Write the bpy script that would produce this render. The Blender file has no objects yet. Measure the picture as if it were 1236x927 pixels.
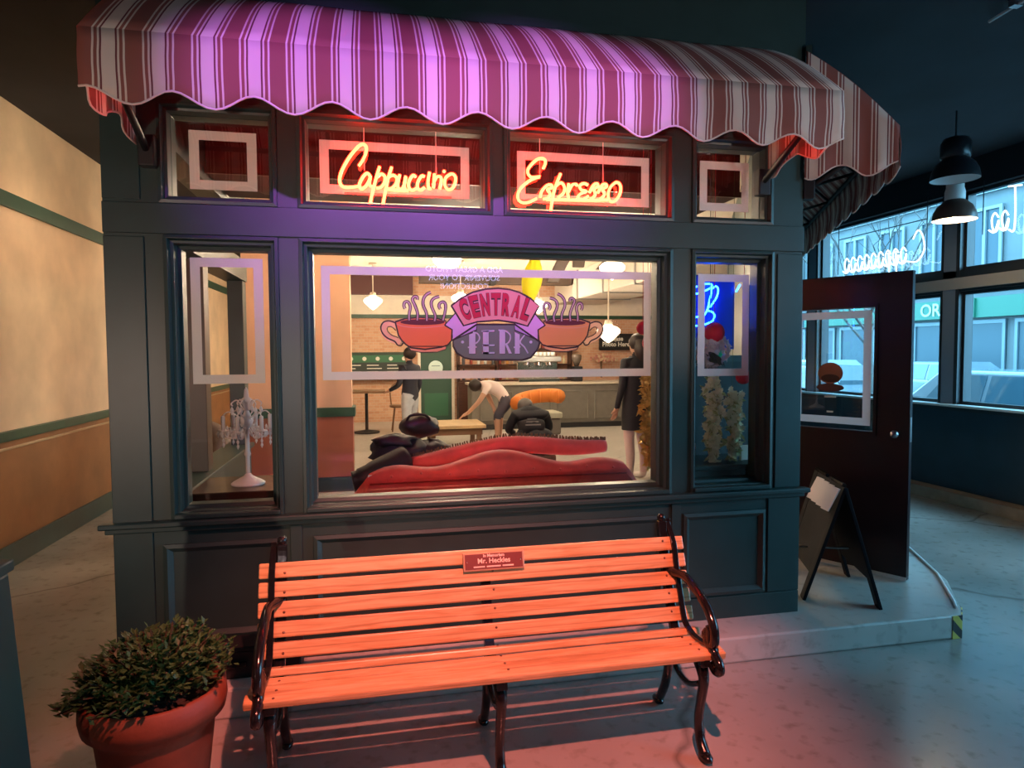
import bpy, bmesh, math, random
from mathutils import Vector, Matrix
random.seed(7)
rnd = random.random
SC = bpy.context.scene
COL = SC.collection
# ------------------------------------------------------------------ camera, world, lights, exposure
FPX, CXP, CYP = 800.0, 618.0, 463.5
CAM = Vector((1.198, -3.365, 1.65))
YAW, PIT, ROL = 0.2052, -0.0483, -0.0056
_fw = Vector((math.sin(YAW)*math.cos(PIT), math.cos(YAW)*math.cos(PIT), math.sin(PIT)))
_r0 = Vector((math.cos(YAW), -math.sin(YAW), 0)); _u0 = _r0.cross(_fw)
_rt = _r0*math.cos(ROL) + _u0*math.sin(ROL); _up = -_r0*math.sin(ROL) + _u0*math.cos(ROL)
cd = bpy.data.cameras.new('camera'); cam = bpy.data.objects.new('camera', cd); COL.objects.link(cam)
cam.matrix_world = Matrix.Translation(CAM) @ Matrix((_rt, _up, -_fw)).transposed().to_4x4()
cd.sensor_fit = 'HORIZONTAL'; cd.sensor_width = 36; cd.lens = FPX/1236*36; cd.clip_end = 200
SC.camera = cam
SC.view_settings.view_transform = 'Standard'; SC.view_settings.look = 'None'
SC.view_settings.gamma = 1; SC.view_settings.exposure = 0.0; SC.view_settings.use_curve_mapping = False
W = bpy.data.worlds.new('overcast'); SC.world = W; W.use_nodes = True
W.node_tree.nodes['Background'].inputs[0].default_value = (0.22, 0.63, 0.95, 1)
W.node_tree.nodes['Background'].inputs[1].default_value = 15.0

def light(name, kind, loc, col, power, target=None, size=0.1, angle=60, blend=0.6):
    ld = bpy.data.lights.new(name, kind); lo = bpy.data.objects.new(name, ld); COL.objects.link(lo)
    ld.color = col; ld.energy = power; lo.location = loc
    if kind in ('SPOT', 'POINT'): ld.shadow_soft_size = size
    if kind == 'SPOT': ld.spot_size = math.radians(angle); ld.spot_blend = blend
    if target is not None: lo.rotation_euler = (Vector(target)-Vector(loc)).to_track_quat('-Z', 'Y').to_euler()
    return lo
SPOTS = [  # spots of the exhibition, the last an added front fill: position, aim, colour, power, cone, word, mount
    ((1.72, -2.70, 3.42), (1.64, -0.86, 0.45), (1.0, 0.22, 0.165), 960, 54, 'red', 'ceiling'),
    ((1.05, -3.10, 3.42), (1.05, -0.45, 2.66), (0.60, 0.16, 1.0), 360, 31, 'violet', 'ceiling'),
    ((2.10, -3.10, 3.42), (1.98, -0.45, 2.66), (0.64, 0.17, 1.0), 360, 31, 'purple', 'ceiling'),
    ((5.00, -4.60, 1.30), (3.05, -0.60, 2.72), (1.0, 0.78, 0.72), 230, 34, 'white', 'stand'),
    ((-1.28, -4.60, 1.30), (0.25, -0.10, 1.75), (1.0, 0.72, 0.56), 230, 42, 'warm', 'stand'),
    ((0.27, -4.70, 1.45), (1.80, 0.00, 1.80), (1.0, 0.80, 0.78), 230, 34, 'added soft pinkish fill', 'stand'),  # added fill, brightens the emblem and the frosted strips from the front
]
portal = light('window_portal', 'AREA', (7.56, 1.65, 2.2), (1, 1, 1), 1, (0, 1.65, 2.2))
portal.data.shape = 'RECTANGLE'; portal.data.size = 11.8; portal.data.size_y = 2.4; portal.data.cycles.is_portal = True

# ------------------------------------------------------------------ helpers
def px(x, y, Y):            # photograph point -> point of the plane y = Y (used to measure flat signs)
    d = _fw + _rt*((x-CXP)/FPX) - _up*((y-CYP)/FPX)
    return CAM + d*((Y-CAM.y)/d.y)
MATS = {}
def mat(name, col=(.5,.5,.5), rough=.5, metal=0, noise=0, scale=8, bump=0, bscale=60, emit=None, estr=0, trans=0, alpha=1, spec=.5, stretch=None, coat=0):
    if name in MATS: return MATS[name]
    m = bpy.data.materials.new(name); m.use_nodes = True; MATS[name] = m
    nt = m.node_tree; N = nt.nodes; L = nt.links; b = N['Principled BSDF']
    b.inputs['Base Color'].default_value = (*col, 1); b.inputs['Roughness'].default_value = rough
    b.inputs['Metallic'].default_value = metal; b.inputs['Specular IOR Level'].default_value = spec
    if coat: b.inputs['Coat Weight'].default_value = coat; b.inputs['Coat Roughness'].default_value = .12
    if emit: b.inputs['Emission Color'].default_value = (*emit, 1); b.inputs['Emission Strength'].default_value = estr
    if noise or bump:
        tc = N.new('ShaderNodeTexCoord'); mp = N.new('ShaderNodeMapping'); L.new(tc.outputs['Object'], mp.inputs[0])
        if stretch: mp.inputs['Scale'].default_value = stretch
    if noise:
        nz = N.new('ShaderNodeTexNoise'); nz.inputs['Scale'].default_value = scale; nz.inputs['Detail'].default_value = 6
        L.new(mp.outputs[0], nz.inputs['Vector'])
        rp = N.new('ShaderNodeValToRGB'); L.new(nz.outputs['Fac'], rp.inputs[0])
        rp.color_ramp.elements[0].position = .3; rp.color_ramp.elements[1].position = .7
        rp.color_ramp.elements[0].color = (*[max(0, c*(1-noise)) for c in col], 1)
        rp.color_ramp.elements[1].color = (*[min(1, c*(1+noise)) for c in col], 1)
        L.new(rp.outputs[0], b.inputs['Base Color'])
    if bump:
        n2 = N.new('ShaderNodeTexNoise'); n2.inputs['Scale'].default_value = bscale; L.new(mp.outputs[0], n2.inputs['Vector'])
        bp = N.new('ShaderNodeBump'); bp.inputs['Strength'].default_value = bump; bp.inputs['Distance'].default_value = .01
        L.new(n2.outputs['Fac'], bp.inputs['Height']); L.new(bp.outputs[0], b.inputs['Normal'])
    out = N['Material Output']; sh = b.outputs[0]
    if trans:
        t = N.new('ShaderNodeBsdfTranslucent'); t.inputs[0].default_value = (*col, 1)
        mx = N.new('ShaderNodeMixShader'); mx.inputs[0].default_value = trans; L.new(sh, mx.inputs[1]); L.new(t.outputs[0], mx.inputs[2]); sh = mx.outputs[0]
    if alpha < 1:
        t = N.new('ShaderNodeBsdfTransparent'); mx = N.new('ShaderNodeMixShader'); mx.inputs[0].default_value = alpha
        L.new(t.outputs[0], mx.inputs[1]); L.new(sh, mx.inputs[2]); sh = mx.outputs[0]
    L.new(sh, out.inputs[0])
    return m
def glass_mat(name, tint=(1,1,1), gain=1.0):
    m = bpy.data.materials.new(name); m.use_nodes = True; MATS[name] = m
    nt = m.node_tree; N = nt.nodes; L = nt.links; N.remove(N['Principled BSDF'])
    lw = N.new('ShaderNodeLayerWeight'); lw.inputs[0].default_value = .5
    pw = N.new('ShaderNodeMath'); pw.operation = 'POWER'; pw.inputs[1].default_value = 5; L.new(lw.outputs['Facing'], pw.inputs[0])
    fr = N.new('ShaderNodeMath'); fr.operation = 'MULTIPLY_ADD'; fr.inputs[1].default_value = .9; fr.inputs[2].default_value = .045; L.new(pw.outputs[0], fr.inputs[0])
    t = N.new('ShaderNodeBsdfTransparent'); t.inputs[0].default_value = (*tint, 1)
    g = N.new('ShaderNodeBsdfGlossy'); g.inputs['Roughness'].default_value = 0.0; g.inputs[0].default_value = (gain, gain, gain, 1)
    mx = N.new('ShaderNodeMixShader'); L.new(fr.outputs[0], mx.inputs[0]); L.new(t.outputs[0], mx.inputs[1]); L.new(g.outputs[0], mx.inputs[2])
    L.new(mx.outputs[0], N['Material Output'].inputs[0])
    return m
ORG = {}
def tag(o, label=None, cat=None, group=None, kind=None):
    if label: o['label'] = label
    if cat: o['category'] = cat
    if group: o['group'] = group
    if kind: o['kind'] = kind
    return o
def thing(name, label, cat, loc=(0,0,0), group=None, rz=0):
    o = bpy.data.objects.new(name, None); o.empty_display_size = .1; COL.objects.link(o)
    o.location = loc; o.rotation_euler = (0, 0, rz); ORG[o.name] = Vector(loc) if not rz else Vector((0,0,0))
    return tag(o, label, cat, group)
class MB:
    def __init__(s): s.v = []; s.f = []; s.uv = None
    def add(s, vs, fs):
        n = len(s.v); s.v += [tuple(p) for p in vs]; s.f += [tuple(i+n for i in q) for q in fs]; return s
    def box(s, x0, x1, y0, y1, z0, z1, M=None):
        p = [(x0,y0,z0),(x1,y0,z0),(x1,y1,z0),(x0,y1,z0),(x0,y0,z1),(x1,y0,z1),(x1,y1,z1),(x0,y1,z1)]
        if M: p = [M @ Vector(q) for q in p]
        return s.add(p, [(0,3,2,1),(4,5,6,7),(0,1,5,4),(1,2,6,5),(2,3,7,6),(3,0,4,7)])
    def prism(s, pts, a, b, axis='y'):       # polygon given in the two other axes, extruded a..b along axis
        def q(u, v, t): return (u,t,v) if axis == 'y' else ((t,u,v) if axis == 'x' else (u,v,t))
        n = len(pts); vs = [q(u,v,a) for u,v in pts] + [q(u,v,b) for u,v in pts]
        return s.add(vs, [tuple(range(n)), tuple(range(2*n-1, n-1, -1))] + [(i, n+i, n+(i+1) % n, (i+1) % n) for i in range(n)])
    def tube(s, pts, r, n=8, closed=False):
        P = [Vector(p) for p in pts]; m = len(P); R = r if isinstance(r, (list, tuple)) else [r]*m
        vs = []; nrm = None
        for i in range(m):
            if closed: t = P[(i+1) % m]-P[i-1]
            else: t = P[min(i+1, m-1)]-P[max(i-1, 0)]
            if t.length < 1e-9: t = Vector((0,0,1))
            t.normalize()
            if nrm is None: nrm = t.orthogonal().normalized()
            nrm = (nrm - t*nrm.dot(t))
            nrm = nrm.normalized() if nrm.length > 1e-6 else t.orthogonal().normalized()
            bn = t.cross(nrm)
            for k in range(n):
                a = 2*math.pi*k/n; vs.append(P[i]+(nrm*math.cos(a)+bn*math.sin(a))*R[i])
        fs = []
        for i in range(m if closed else m-1):
            j = (i+1) % m
            for k in range(n): fs.append((i*n+k, i*n+(k+1) % n, j*n+(k+1) % n, j*n+k))
        if not closed: fs += [tuple(range(n-1, -1, -1)), tuple((m-1)*n+k for k in range(n))]
        return s.add(vs, fs)
    def lathe(s, prof, c=(0,0,0), n=24, M=None, cap=True):   # prof: (r, z)
        vs = []; m = len(prof)
        for r, z in prof:
            for k in range(n):
                a = 2*math.pi*k/n; p = Vector((r*math.cos(a), r*math.sin(a), z))
                vs.append((M @ p if M else p)+Vector(c))
        fs = [(i*n+k, i*n+(k+1) % n, (i+1)*n+(k+1) % n, (i+1)*n+k) for i in range(m-1) for k in range(n)]
        if cap and prof[0][0] > 1e-6: fs.append(tuple(range(n-1, -1, -1)))
        if cap and prof[-1][0] > 1e-6: fs.append(tuple((m-1)*n+k for k in range(n)))
        return s.add(vs, fs)
    def ball(s, c, r, n=12, sc=(1,1,1)):
        pr = [(math.sin(math.pi*i/(n//2)), -math.cos(math.pi*i/(n//2))) for i in range(n//2+1)]
        M = Matrix.Diagonal((r*sc[0], r*sc[1], r*sc[2]))
        return s.lathe([(max(a, 1e-4), b) for a, b in pr], c, n, M)
    def ring(s, rect, prof):                  # picture-frame moulding in the xz plane: prof = (inset, y)
        x0, x1, z0, z1 = rect; vs = []
        for d, y in prof: vs += [(x0+d,y,z0+d),(x1-d,y,z0+d),(x1-d,y,z1-d),(x0+d,y,z1-d)]
        m = len(prof)
        return s.add(vs, [(i*4+k, i*4+(k+1) % 4, (i+1)*4+(k+1) % 4, (i+1)*4+k) for i in range(m-1) for k in range(4)])
    def ribbon(s, pts, w, Y, th=.001, closed=False):   # flat stroke in a plane y = Y
        P = [Vector((p[0], p[-1])) for p in pts]; m = len(P); l = []; r = []
        for i in range(m):
            t = (P[(i+1) % m]-P[i-1]) if closed else (P[min(i+1, m-1)]-P[max(i-1, 0)])
            t.normalize(); nn = Vector((-t.y, t.x))*w/2; l.append(P[i]+nn); r.append(P[i]-nn)
        vs = [(p.x, Y, p.y) for p in l]+[(p.x, Y, p.y) for p in r]
        e = m if closed else m-1
        return s.add(vs, [(i, (i+1) % m, m+(i+1) % m, m+i) for i in range(e)])
    def build(s, name, m, parent=None, bevel=0, smooth=False, subs=0, label=None, kind=None, seg=2, weld=False):
        me = bpy.data.meshes.new(name)
        o0 = ORG.get(parent.name, Vector((0,0,0))) if parent else Vector((0,0,0))
        me.from_pydata([tuple(Vector(p)-o0) for p in s.v], [], s.f); me.update()
        bm = bmesh.new(); bm.from_mesh(me)
        if weld: bmesh.ops.remove_doubles(bm, verts=bm.verts, dist=1e-5)
        bmesh.ops.recalc_face_normals(bm, faces=bm.faces); bm.to_mesh(me); bm.free()
        o = bpy.data.objects.new(name, me); COL.objects.link(o)
        for q in (m if isinstance(m, (list, tuple)) else [m]): me.materials.append(q)
        if parent: o.parent = parent; ORG[o.name] = o0
        if smooth:
            for p in me.polygons: p.use_smooth = True
        if bevel:
            b = o.modifiers.new('bevel', 'BEVEL'); b.width = bevel; b.segments = seg; b.limit_method = 'ANGLE'; b.angle_limit = math.radians(40)
        if subs:
            b = o.modifiers.new('subsurf', 'SUBSURF'); b.levels = subs; b.render_levels = subs
        if label: o['label'] = label
        if kind: o['kind'] = kind
        return o
def bx(*a): return MB().box(*a)
def struct(o, label, cat): return tag(o, label, cat, kind='structure')
def wall_holes(x0, x1, z0, z1, y0, y1, holes):
    xs = sorted({x0, x1, *[h[0] for h in holes], *[h[1] for h in holes]}); zs = sorted({z0, z1, *[h[2] for h in holes], *[h[3] for h in holes]})
    def solid(i, j):
        if i < 0 or j < 0 or i >= len(xs)-1 or j >= len(zs)-1: return False
        cx, cz = (xs[i]+xs[i+1])/2, (zs[j]+zs[j+1])/2
        return not any(h[0] < cx < h[1] and h[2] < cz < h[3] for h in holes)
    mb = MB()
    for i in range(len(xs)-1):
        for j in range(len(zs)-1):
            if not solid(i, j): continue
            a, b, c, d = xs[i], xs[i+1], zs[j], zs[j+1]
            mb.add([(a,y0,c),(b,y0,c),(b,y0,d),(a,y0,d)], [(0,1,2,3)]); mb.add([(a,y1,c),(b,y1,c),(b,y1,d),(a,y1,d)], [(3,2,1,0)])
            if not solid(i-1, j): mb.add([(a,y0,c),(a,y0,d),(a,y1,d),(a,y1,c)], [(0,1,2,3)])
            if not solid(i+1, j): mb.add([(b,y0,c),(b,y1,c),(b,y1,d),(b,y0,d)], [(0,1,2,3)])
            if not solid(i, j-1): mb.add([(a,y0,c),(a,y1,c),(b,y1,c),(b,y0,c)], [(0,1,2,3)])
            if not solid(i, j+1): mb.add([(a,y0,d),(b,y0,d),(b,y1,d),(a,y1,d)], [(0,1,2,3)])
    return mb
def text_mb(txt, size, bold=0.0, res=3):
    cu = bpy.data.curves.new('t', 'FONT'); cu.body = txt; cu.size = size; cu.resolution_u = res; cu.offset = bold; cu.align_x = 'CENTER'
    ob = bpy.data.objects.new('t', cu); me = bpy.data.meshes.new_from_object(ob)
    mb = MB(); mb.add([v.co[:] for v in me.vertices], [tuple(p.vertices) for p in me.polygons])
    bpy.data.objects.remove(ob); bpy.data.curves.remove(cu); bpy.data.meshes.remove(me)
    return mb
def mapv(mb, fn): mb.v = [tuple(fn(Vector(p))) for p in mb.v]; return mb
def smooth_path(pts, n=4):                      # Catmull-Rom
    P = [Vector(p) for p in pts]; out = []
    for i in range(len(P)-1):
        a, b, c, d = P[max(i-1, 0)], P[i], P[i+1], P[min(i+2, len(P)-1)]
        for k in range(n):
            t = k/n; out.append(.5*((2*b)+(c-a)*t+(2*a-5*b+4*c-d)*t*t+(3*b-a-3*c+d)*t**3))
    out.append(P[-1]); return out
def copy_tree(o, parent=None):
    c = o.copy(); COL.objects.link(c); c.parent = parent
    for ch in list(o.children): copy_tree(ch, c)
    return c

# ------------------------------------------------------------------ materials
PAINT = mat('dark_green_paint', (.021,.050,.047), .40, noise=.12, scale=5)
PAINT2 = mat('green_trim_paint', (.022,.075,.045), .45, noise=.1)
def concrete(name, k, ra, rb):
    m = mat(name, (.36,.34,.31), .28)
    nt = m.node_tree; N = nt.nodes; L = nt.links; b = N['Principled BSDF']
    tc = N.new('ShaderNodeTexCoord')
    n1 = N.new('ShaderNodeTexNoise'); n1.inputs['Scale'].default_value = 1.1; n1.inputs['Detail'].default_value = 8
    n2 = N.new('ShaderNodeTexNoise'); n2.inputs['Scale'].default_value = 14; n2.inputs['Detail'].default_value = 8
    L.new(tc.outputs['Object'], n1.inputs[0]); L.new(tc.outputs['Object'], n2.inputs[0])
    r1 = N.new('ShaderNodeValToRGB'); L.new(n1.outputs[0], r1.inputs[0])
    r1.color_ramp.elements[0].position = .3; r1.color_ramp.elements[0].color = (.40*k,.37*k,.33*k,1)
    r1.color_ramp.elements[1].position = .7; r1.color_ramp.elements[1].color = (.58*k,.55*k,.50*k,1)
    r2 = N.new('ShaderNodeValToRGB'); L.new(n2.outputs[0], r2.inputs[0])
    r2.color_ramp.elements[0].position = .28; r2.color_ramp.elements[0].color = (.55,.5,.45,1)
    r2.color_ramp.elements[1].position = .45; r2.color_ramp.elements[1].color = (1,1,1,1)
    mx = N.new('ShaderNodeMix'); mx.data_type = 'RGBA'; mx.blend_type = 'MULTIPLY'; mx.inputs[0].default_value = .6
    L.new(r1.outputs[0], mx.inputs[6]); L.new(r2.outputs[0], mx.inputs[7])
    # a few hairline cracks
    w = N.new('ShaderNodeTexVoronoi'); w.feature = 'DISTANCE_TO_EDGE'; w.inputs['Scale'].default_value = .28
    nd = N.new('ShaderNodeTexNoise'); nd.inputs['Scale'].default_value = 3; L.new(tc.outputs['Object'], nd.inputs[0])
    ad = N.new('ShaderNodeMix'); ad.data_type = 'RGBA'; ad.inputs[0].default_value = .12; L.new(tc.outputs['Object'], ad.inputs[6]); L.new(nd.outputs['Color'], ad.inputs[7])
    L.new(ad.outputs[2], w.inputs['Vector'])
    r3 = N.new('ShaderNodeValToRGB'); L.new(w.outputs[0], r3.inputs[0])
    r3.color_ramp.elements[0].position = .001; r3.color_ramp.elements[0].color = (.45,.42,.4,1); r3.color_ramp.elements[1].position = .004; r3.color_ramp.elements[1].color = (1,1,1,1)
    m2 = N.new('ShaderNodeMix'); m2.data_type = 'RGBA'; m2.blend_type = 'MULTIPLY'; m2.inputs[0].default_value = .8
    L.new(mx.outputs[2], m2.inputs[6]); L.new(r3.outputs[0], m2.inputs[7])
    L.new(m2.outputs[2], b.inputs['Base Color'])
    r4 = N.new('ShaderNodeMapRange'); L.new(n1.outputs[0], r4.inputs[0]); r4.inputs[3].default_value = ra; r4.inputs[4].default_value = rb; L.new(r4.outputs[0], b.inputs['Roughness'])
    return m
CONC = concrete('polished_concrete', .62, .10, .34); CONCP = concrete('pale_concrete', .95, .2, .42)
CEIL = mat('black_ceiling_paint', (.014,.016,.022), .8, noise=.3, scale=2)
CREAM = mat('cream_plaster', (.74,.55,.36), .75, noise=.14, scale=2.2, bump=.08, bscale=9)
CREAMW = mat('pale_cream_paint', (.80,.72,.60), .7, noise=.05)
DADO = mat('brown_dado', (.27,.12,.045), .5, noise=.2, scale=3)
BLACK = mat('black_iron', (.008,.008,.009), .16, spec=.6)
BLACKM = mat('matt_black', (.012,.012,.014), .5)
DARKWOOD = mat('dark_wood', (.055,.022,.014), .3, noise=.4, scale=6, stretch=(1,1,12))
GLASS = glass_mat('window_glass')
FILM = mat('white_window_film', (.88,.86,.86), .6, trans=.4, alpha=.88)
CHROME = mat('chrome', (.7,.7,.7), .15, metal=1)
STEEL = mat('brushed_steel', (.45,.45,.46), .35, metal=1)
WHITE = mat('white_paint', (.82,.82,.80), .45)
def wood_slat():
    m = mat('oiled_oak_slat', (.62,.36,.17), .34)
    nt = m.node_tree; N = nt.nodes; L = nt.links; b = N['Principled BSDF']
    tc = N.new('ShaderNodeTexCoord'); mp = N.new('ShaderNodeMapping'); mp.inputs['Scale'].default_value = (1.2, 16, 16)
    oi = N.new('ShaderNodeObjectInfo'); ad = N.new('ShaderNodeVectorMath'); L.new(tc.outputs['Object'], ad.inputs[0]); L.new(oi.outputs['Random'], ad.inputs[1])
    sc = N.new('ShaderNodeVectorMath'); sc.operation = 'SCALE'; sc.inputs[3].default_value = 1; L.new(ad.outputs[0], sc.inputs[0]); L.new(sc.outputs[0], mp.inputs[0])
    n = N.new('ShaderNodeTexNoise'); n.inputs['Scale'].default_value = 3; n.inputs['Detail'].default_value = 5; n.inputs['Distortion'].default_value = 1.2; L.new(mp.outputs[0], n.inputs[0])
    w = N.new('ShaderNodeTexWave'); w.inputs['Scale'].default_value = .6; w.inputs['Distortion'].default_value = 7; w.inputs['Detail'].default_value = 3; w.bands_direction = 'Z'; L.new(mp.outputs[0], w.inputs[0])
    r = N.new('ShaderNodeValToRGB'); L.new(n.outputs[0], r.inputs[0])
    r.color_ramp.elements[0].position = .3; r.color_ramp.elements[0].color = (.50,.27,.11,1); r.color_ramp.elements[1].position = .65; r.color_ramp.elements[1].color = (.72,.45,.23,1)
    r2 = N.new('ShaderNodeValToRGB'); L.new(w.outputs[0], r2.inputs[0]); r2.color_ramp.elements[0].position = .0; r2.color_ramp.elements[0].color = (.62,.55,.5,1); r2.color_ramp.elements[1].position = .18
    mx = N.new('ShaderNodeMix'); mx.data_type = 'RGBA'; mx.blend_type = 'MULTIPLY'; mx.inputs[0].default_value = .7; L.new(r.outputs[0], mx.inputs[6]); L.new(r2.outputs[0], mx.inputs[7])
    L.new(mx.outputs[2], b.inputs['Base Color'])
    return m
SLAT = wood_slat()
def awning_mat():
    m = mat('striped_awning_canvas', (.7,.6,.5), .8, trans=.12)
    nt = m.node_tree; N = nt.nodes; L = nt.links; b = N['Principled BSDF']; t = [n for n in N if n.type == 'BSDF_TRANSLUCENT'][0]
    uv = N.new('ShaderNodeUVMap'); sx = N.new('ShaderNodeSeparateXYZ'); L.new(uv.outputs[0], sx.inputs[0])
    fr = N.new('ShaderNodeMath'); fr.operation = 'FRACT'; L.new(sx.outputs[0], fr.inputs[0])
    r = N.new('ShaderNodeValToRGB'); r.color_ramp.interpolation = 'CONSTANT'; L.new(fr.outputs[0], r.inputs[0])
    rust = (.33,.115,.095,1); cream = (.80,.70,.62,1); dark = (.20,.055,.06,1)
    st = [(0,rust),(.30,cream),(.34,rust),(.41,cream),(.45,dark),(.49,cream),(.76,dark),(.80,cream),(.84,rust),(.91,cream),(.95,rust)]
    e = r.color_ramp.elements
    while len(e) < len(st): e.new(.5)
    for k, (p, c) in enumerate(st): e[k].position = p; e[k].color = c
    L.new(r.outputs[0], b.inputs['Base Color']); L.new(r.outputs[0], t.inputs[0])
    return m
AWN = awning_mat()
TRIM = mat('pale_canvas_piping', (.85,.72,.66), .7)
def brick_mat():
    m = mat('far_brick_wall', (.5,.25,.15), .8)
    nt = m.node_tree; N = nt.nodes; L = nt.links; b = N['Principled BSDF']
    tc = N.new('ShaderNodeTexCoord'); mp = N.new('ShaderNodeMapping'); mp.inputs['Rotation'].default_value = (math.pi/2, 0, 0); L.new(tc.outputs['Object'], mp.inputs[0])
    k = N.new('ShaderNodeTexBrick'); L.new(mp.outputs[0], k.inputs[0]); k.inputs['Scale'].default_value = 4
    k.inputs['Color1'].default_value = (.58,.30,.18,1); k.inputs['Color2'].default_value = (.66,.40,.26,1); k.inputs['Mortar'].default_value = (.62,.46,.34,1)
    L.new(k.outputs[0], b.inputs['Base Color']); return m
BRICK = brick_mat()
NEON = mat('lit_neon_red', (.9,.5,.4), .3, emit=(1.0,.0115,.0034), estr=90)
NEONB = mat('lit_neon_cyan', (.4,.8,1), .3, emit=(.012,.12,1.0), estr=24)
TUBEGLOW = mat('pale_lit_tube', (.85,.9,.92), .25, emit=(.85,.95,1), estr=1.6)

# ------------------------------------------------------------------ the setting
CEZ = 3.65
D = Vector((.4546, .8907, 0)); NR = Vector((.8907, -.4546, 0)); WR = Vector((3.58, 0, 0))    # slanted entrance wall
def dw(s, o=0, z=0): return WR + D*s + NR*o + Vector((0,0,z))
floor = struct(bx(-1.75,7.5,-5.2,11.6,-.15,0).build('floor', CONC), 'worn polished concrete floor of the hall', 'floor')
ceil = struct(bx(-1.75,7.6,-5.2,11.6,CEZ,CEZ+.15).build('ceiling', CEIL), 'dark painted hall ceiling', 'ceiling')
poly = [(0,-.25),(4.46,-.25),(4.55,-.16),tuple(dw(.80,1.03).xy),tuple(dw(5.2,1.03).xy),tuple(dw(5.2,.1).xy),tuple(dw(8.3,.0).xy),(7.38,11.4),(-1.58,11.4),(-1.58,6),(0,6)]
plat = struct(MB().prism(poly, .0, .14, 'z').build('floor_platform', CONCP, bevel=.012), 'raised grey concrete step and platform under the shop front', 'step')
tape = mat('hazard_tape', (.6,.45,.02), .5)
_nt = tape.node_tree; _tc = _nt.nodes.new('ShaderNodeTexCoord'); _w = _nt.nodes.new('ShaderNodeTexWave'); _w.bands_direction = 'DIAGONAL'; _w.inputs['Scale'].default_value = 5.5; _w.inputs['Distortion'].default_value = 1
_r = _nt.nodes.new('ShaderNodeValToRGB'); _r.color_ramp.interpolation = 'CONSTANT'; _r.color_ramp.elements[0].color = (.012,.012,.012,1); _r.color_ramp.elements[1].position = .5; _r.color_ramp.elements[1].color = (.62,.50,.10,1)
_nt.links.new(_tc.outputs['Object'], _w.inputs[0]); _nt.links.new(_w.outputs[0], _r.inputs[0]); _nt.links.new(_r.outputs[0], _nt.nodes['Principled BSDF'].inputs['Base Color'])
tag(MB().prism([(4.40,-.254),(4.463,-.254),(4.556,-.162),(4.58,-.12),(4.574,-.115),(4.55,-.158),(4.459,-.249),(4.40,-.249)], .002, .135, 'z').build('hazard_tape', tape), 'black and yellow hazard tape on the corner of the concrete step', 'tape')
e0 = [dw(.80-.98+.10,1.0,.150), dw(.9,1.0,.150), dw(2.4,1.0,.150), dw(4.6,1.0,.150)]
tag(MB().tube([(4.50,-.17,.150),(4.56,-.10,.152)]+[tuple(p) for p in e0[1:]], .009).build('edge_strip', mat('white_edge',(.8,.82,.82),.4), smooth=True), 'thin pale metal strip along the slanted edge of the step', 'strip')

# shop front wall with openings
WIN = {'left':(.265,.745,.875,2.19),'main':(.865,2.775,.875,2.19),'right':(2.915,3.385,.875,2.19)}
TRA = {'t1':(.25,.745,2.36,2.80),'t2':(.865,1.79,2.36,2.80),'t3':(1.875,2.78,2.36,2.80),'t4':(2.915,3.375,2.36,2.80)}
PAN = [(.22,.74,.29,.745),(.90,2.735,.29,.745),(2.865,3.355,.285,.745)]
wf = struct(wall_holes(0,3.58,.14,CEZ,0,.16,list(WIN.values())+list(TRA.values())).build('wall_front', PAINT), 'dark green painted wooden shop front wall', 'wall')
for p in PAN:
    MB().ring(p, [(-.006,-.001),(-.006,-.016),(.012,-.022),(.03,-.006),(.034,-.0015)]).build('panel_moulding', PAINT, wf)
bx(-.05,3.62,-.055,0,.842,.868).build('ledge', PAINT, wf, bevel=.006)
bx(-.03,3.60,-.030,0,.815,.842).build('ledge_moulding', PAINT, wf, bevel=.006)
bx(-.0,3.58,-.014,0,2.205,2.345).build('header_board', PAINT, wf, bevel=.003)
bx(2.80,3.58,-.010,0,.14,.285-.02).build('bottom_rail', PAINT, wf, bevel=.003)
bx(2.79,2.845,-.012,0,.27,.81).build('stile', PAINT, wf, bevel=.003)
bx(.785,.84,-.012,0,.27,.81).build('stile', PAINT, wf, bevel=.003)
bx(3.38,3.58,-.010,0,.27,.81).build('stile', PAINT, wf, bevel=.003)
bx(0,.17,-.010,0,.14,2.19).build('stile', PAINT, wf, bevel=.003)
bx(3.42,3.58,-.008,0,.87,2.19).build('stile', PAINT, wf, bevel=.003)
bx(0,.16,-.008,0,2.36,2.9).build('stile', PAINT, wf, bevel=.003)
GY = .105
def window(n, rect, label, films, transom=False):
    ins = .030 if transom else .045
    f = MB(); x0,x1,z0,z1 = rect
    f.ring(rect, [(-.014,0),(-.014,-.012),(.004,-.016),(.010,.012),(.024,.016),(.028,.06),(ins,.066),(ins,.14)])
    o = struct(f.build('window_%d' % n, PAINT, bevel=.002), label, 'window')
    g = bx(x0+ins-.004,x1-ins+.004,GY,GY+.005,z0+ins-.004,z1-ins+.004).build('pane', GLASS, o)
    if not transom: bx(x0+.002,x1-.002,-.03,.05,z0-.004,z0+.018).build('sill', PAINT, o, bevel=.004)
    for a,b,c,d in films:
        bx(a,b,GY+.0058,GY+.0072,c,d).build('frosted_strip', FILM, o)
    return o
def film_rect(x0,x1,z0,z1,w): return [(x0,x1,z1-w,z1),(x0,x1,z0,z0+w),(x0,x0+w,z0+w,z1-w),(x1-w,x1,z0+w,z1-w)]
def filmpx(p, w):         # outer corner pixels measured on the glass plane
    a = px(p[0],p[1],GY); b = px(p[2],p[3],GY); return film_rect(a.x,b.x,b.z,a.z,w)
window(1, WIN['left'], 'narrow green framed shop window with a table lamp behind it', film_rect(.335,.668,1.502,2.115,.044))
window(2, WIN['main'], 'wide green framed shop window bearing the painted cup emblem', film_rect(.945,2.715,1.512,2.088,.042))
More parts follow.
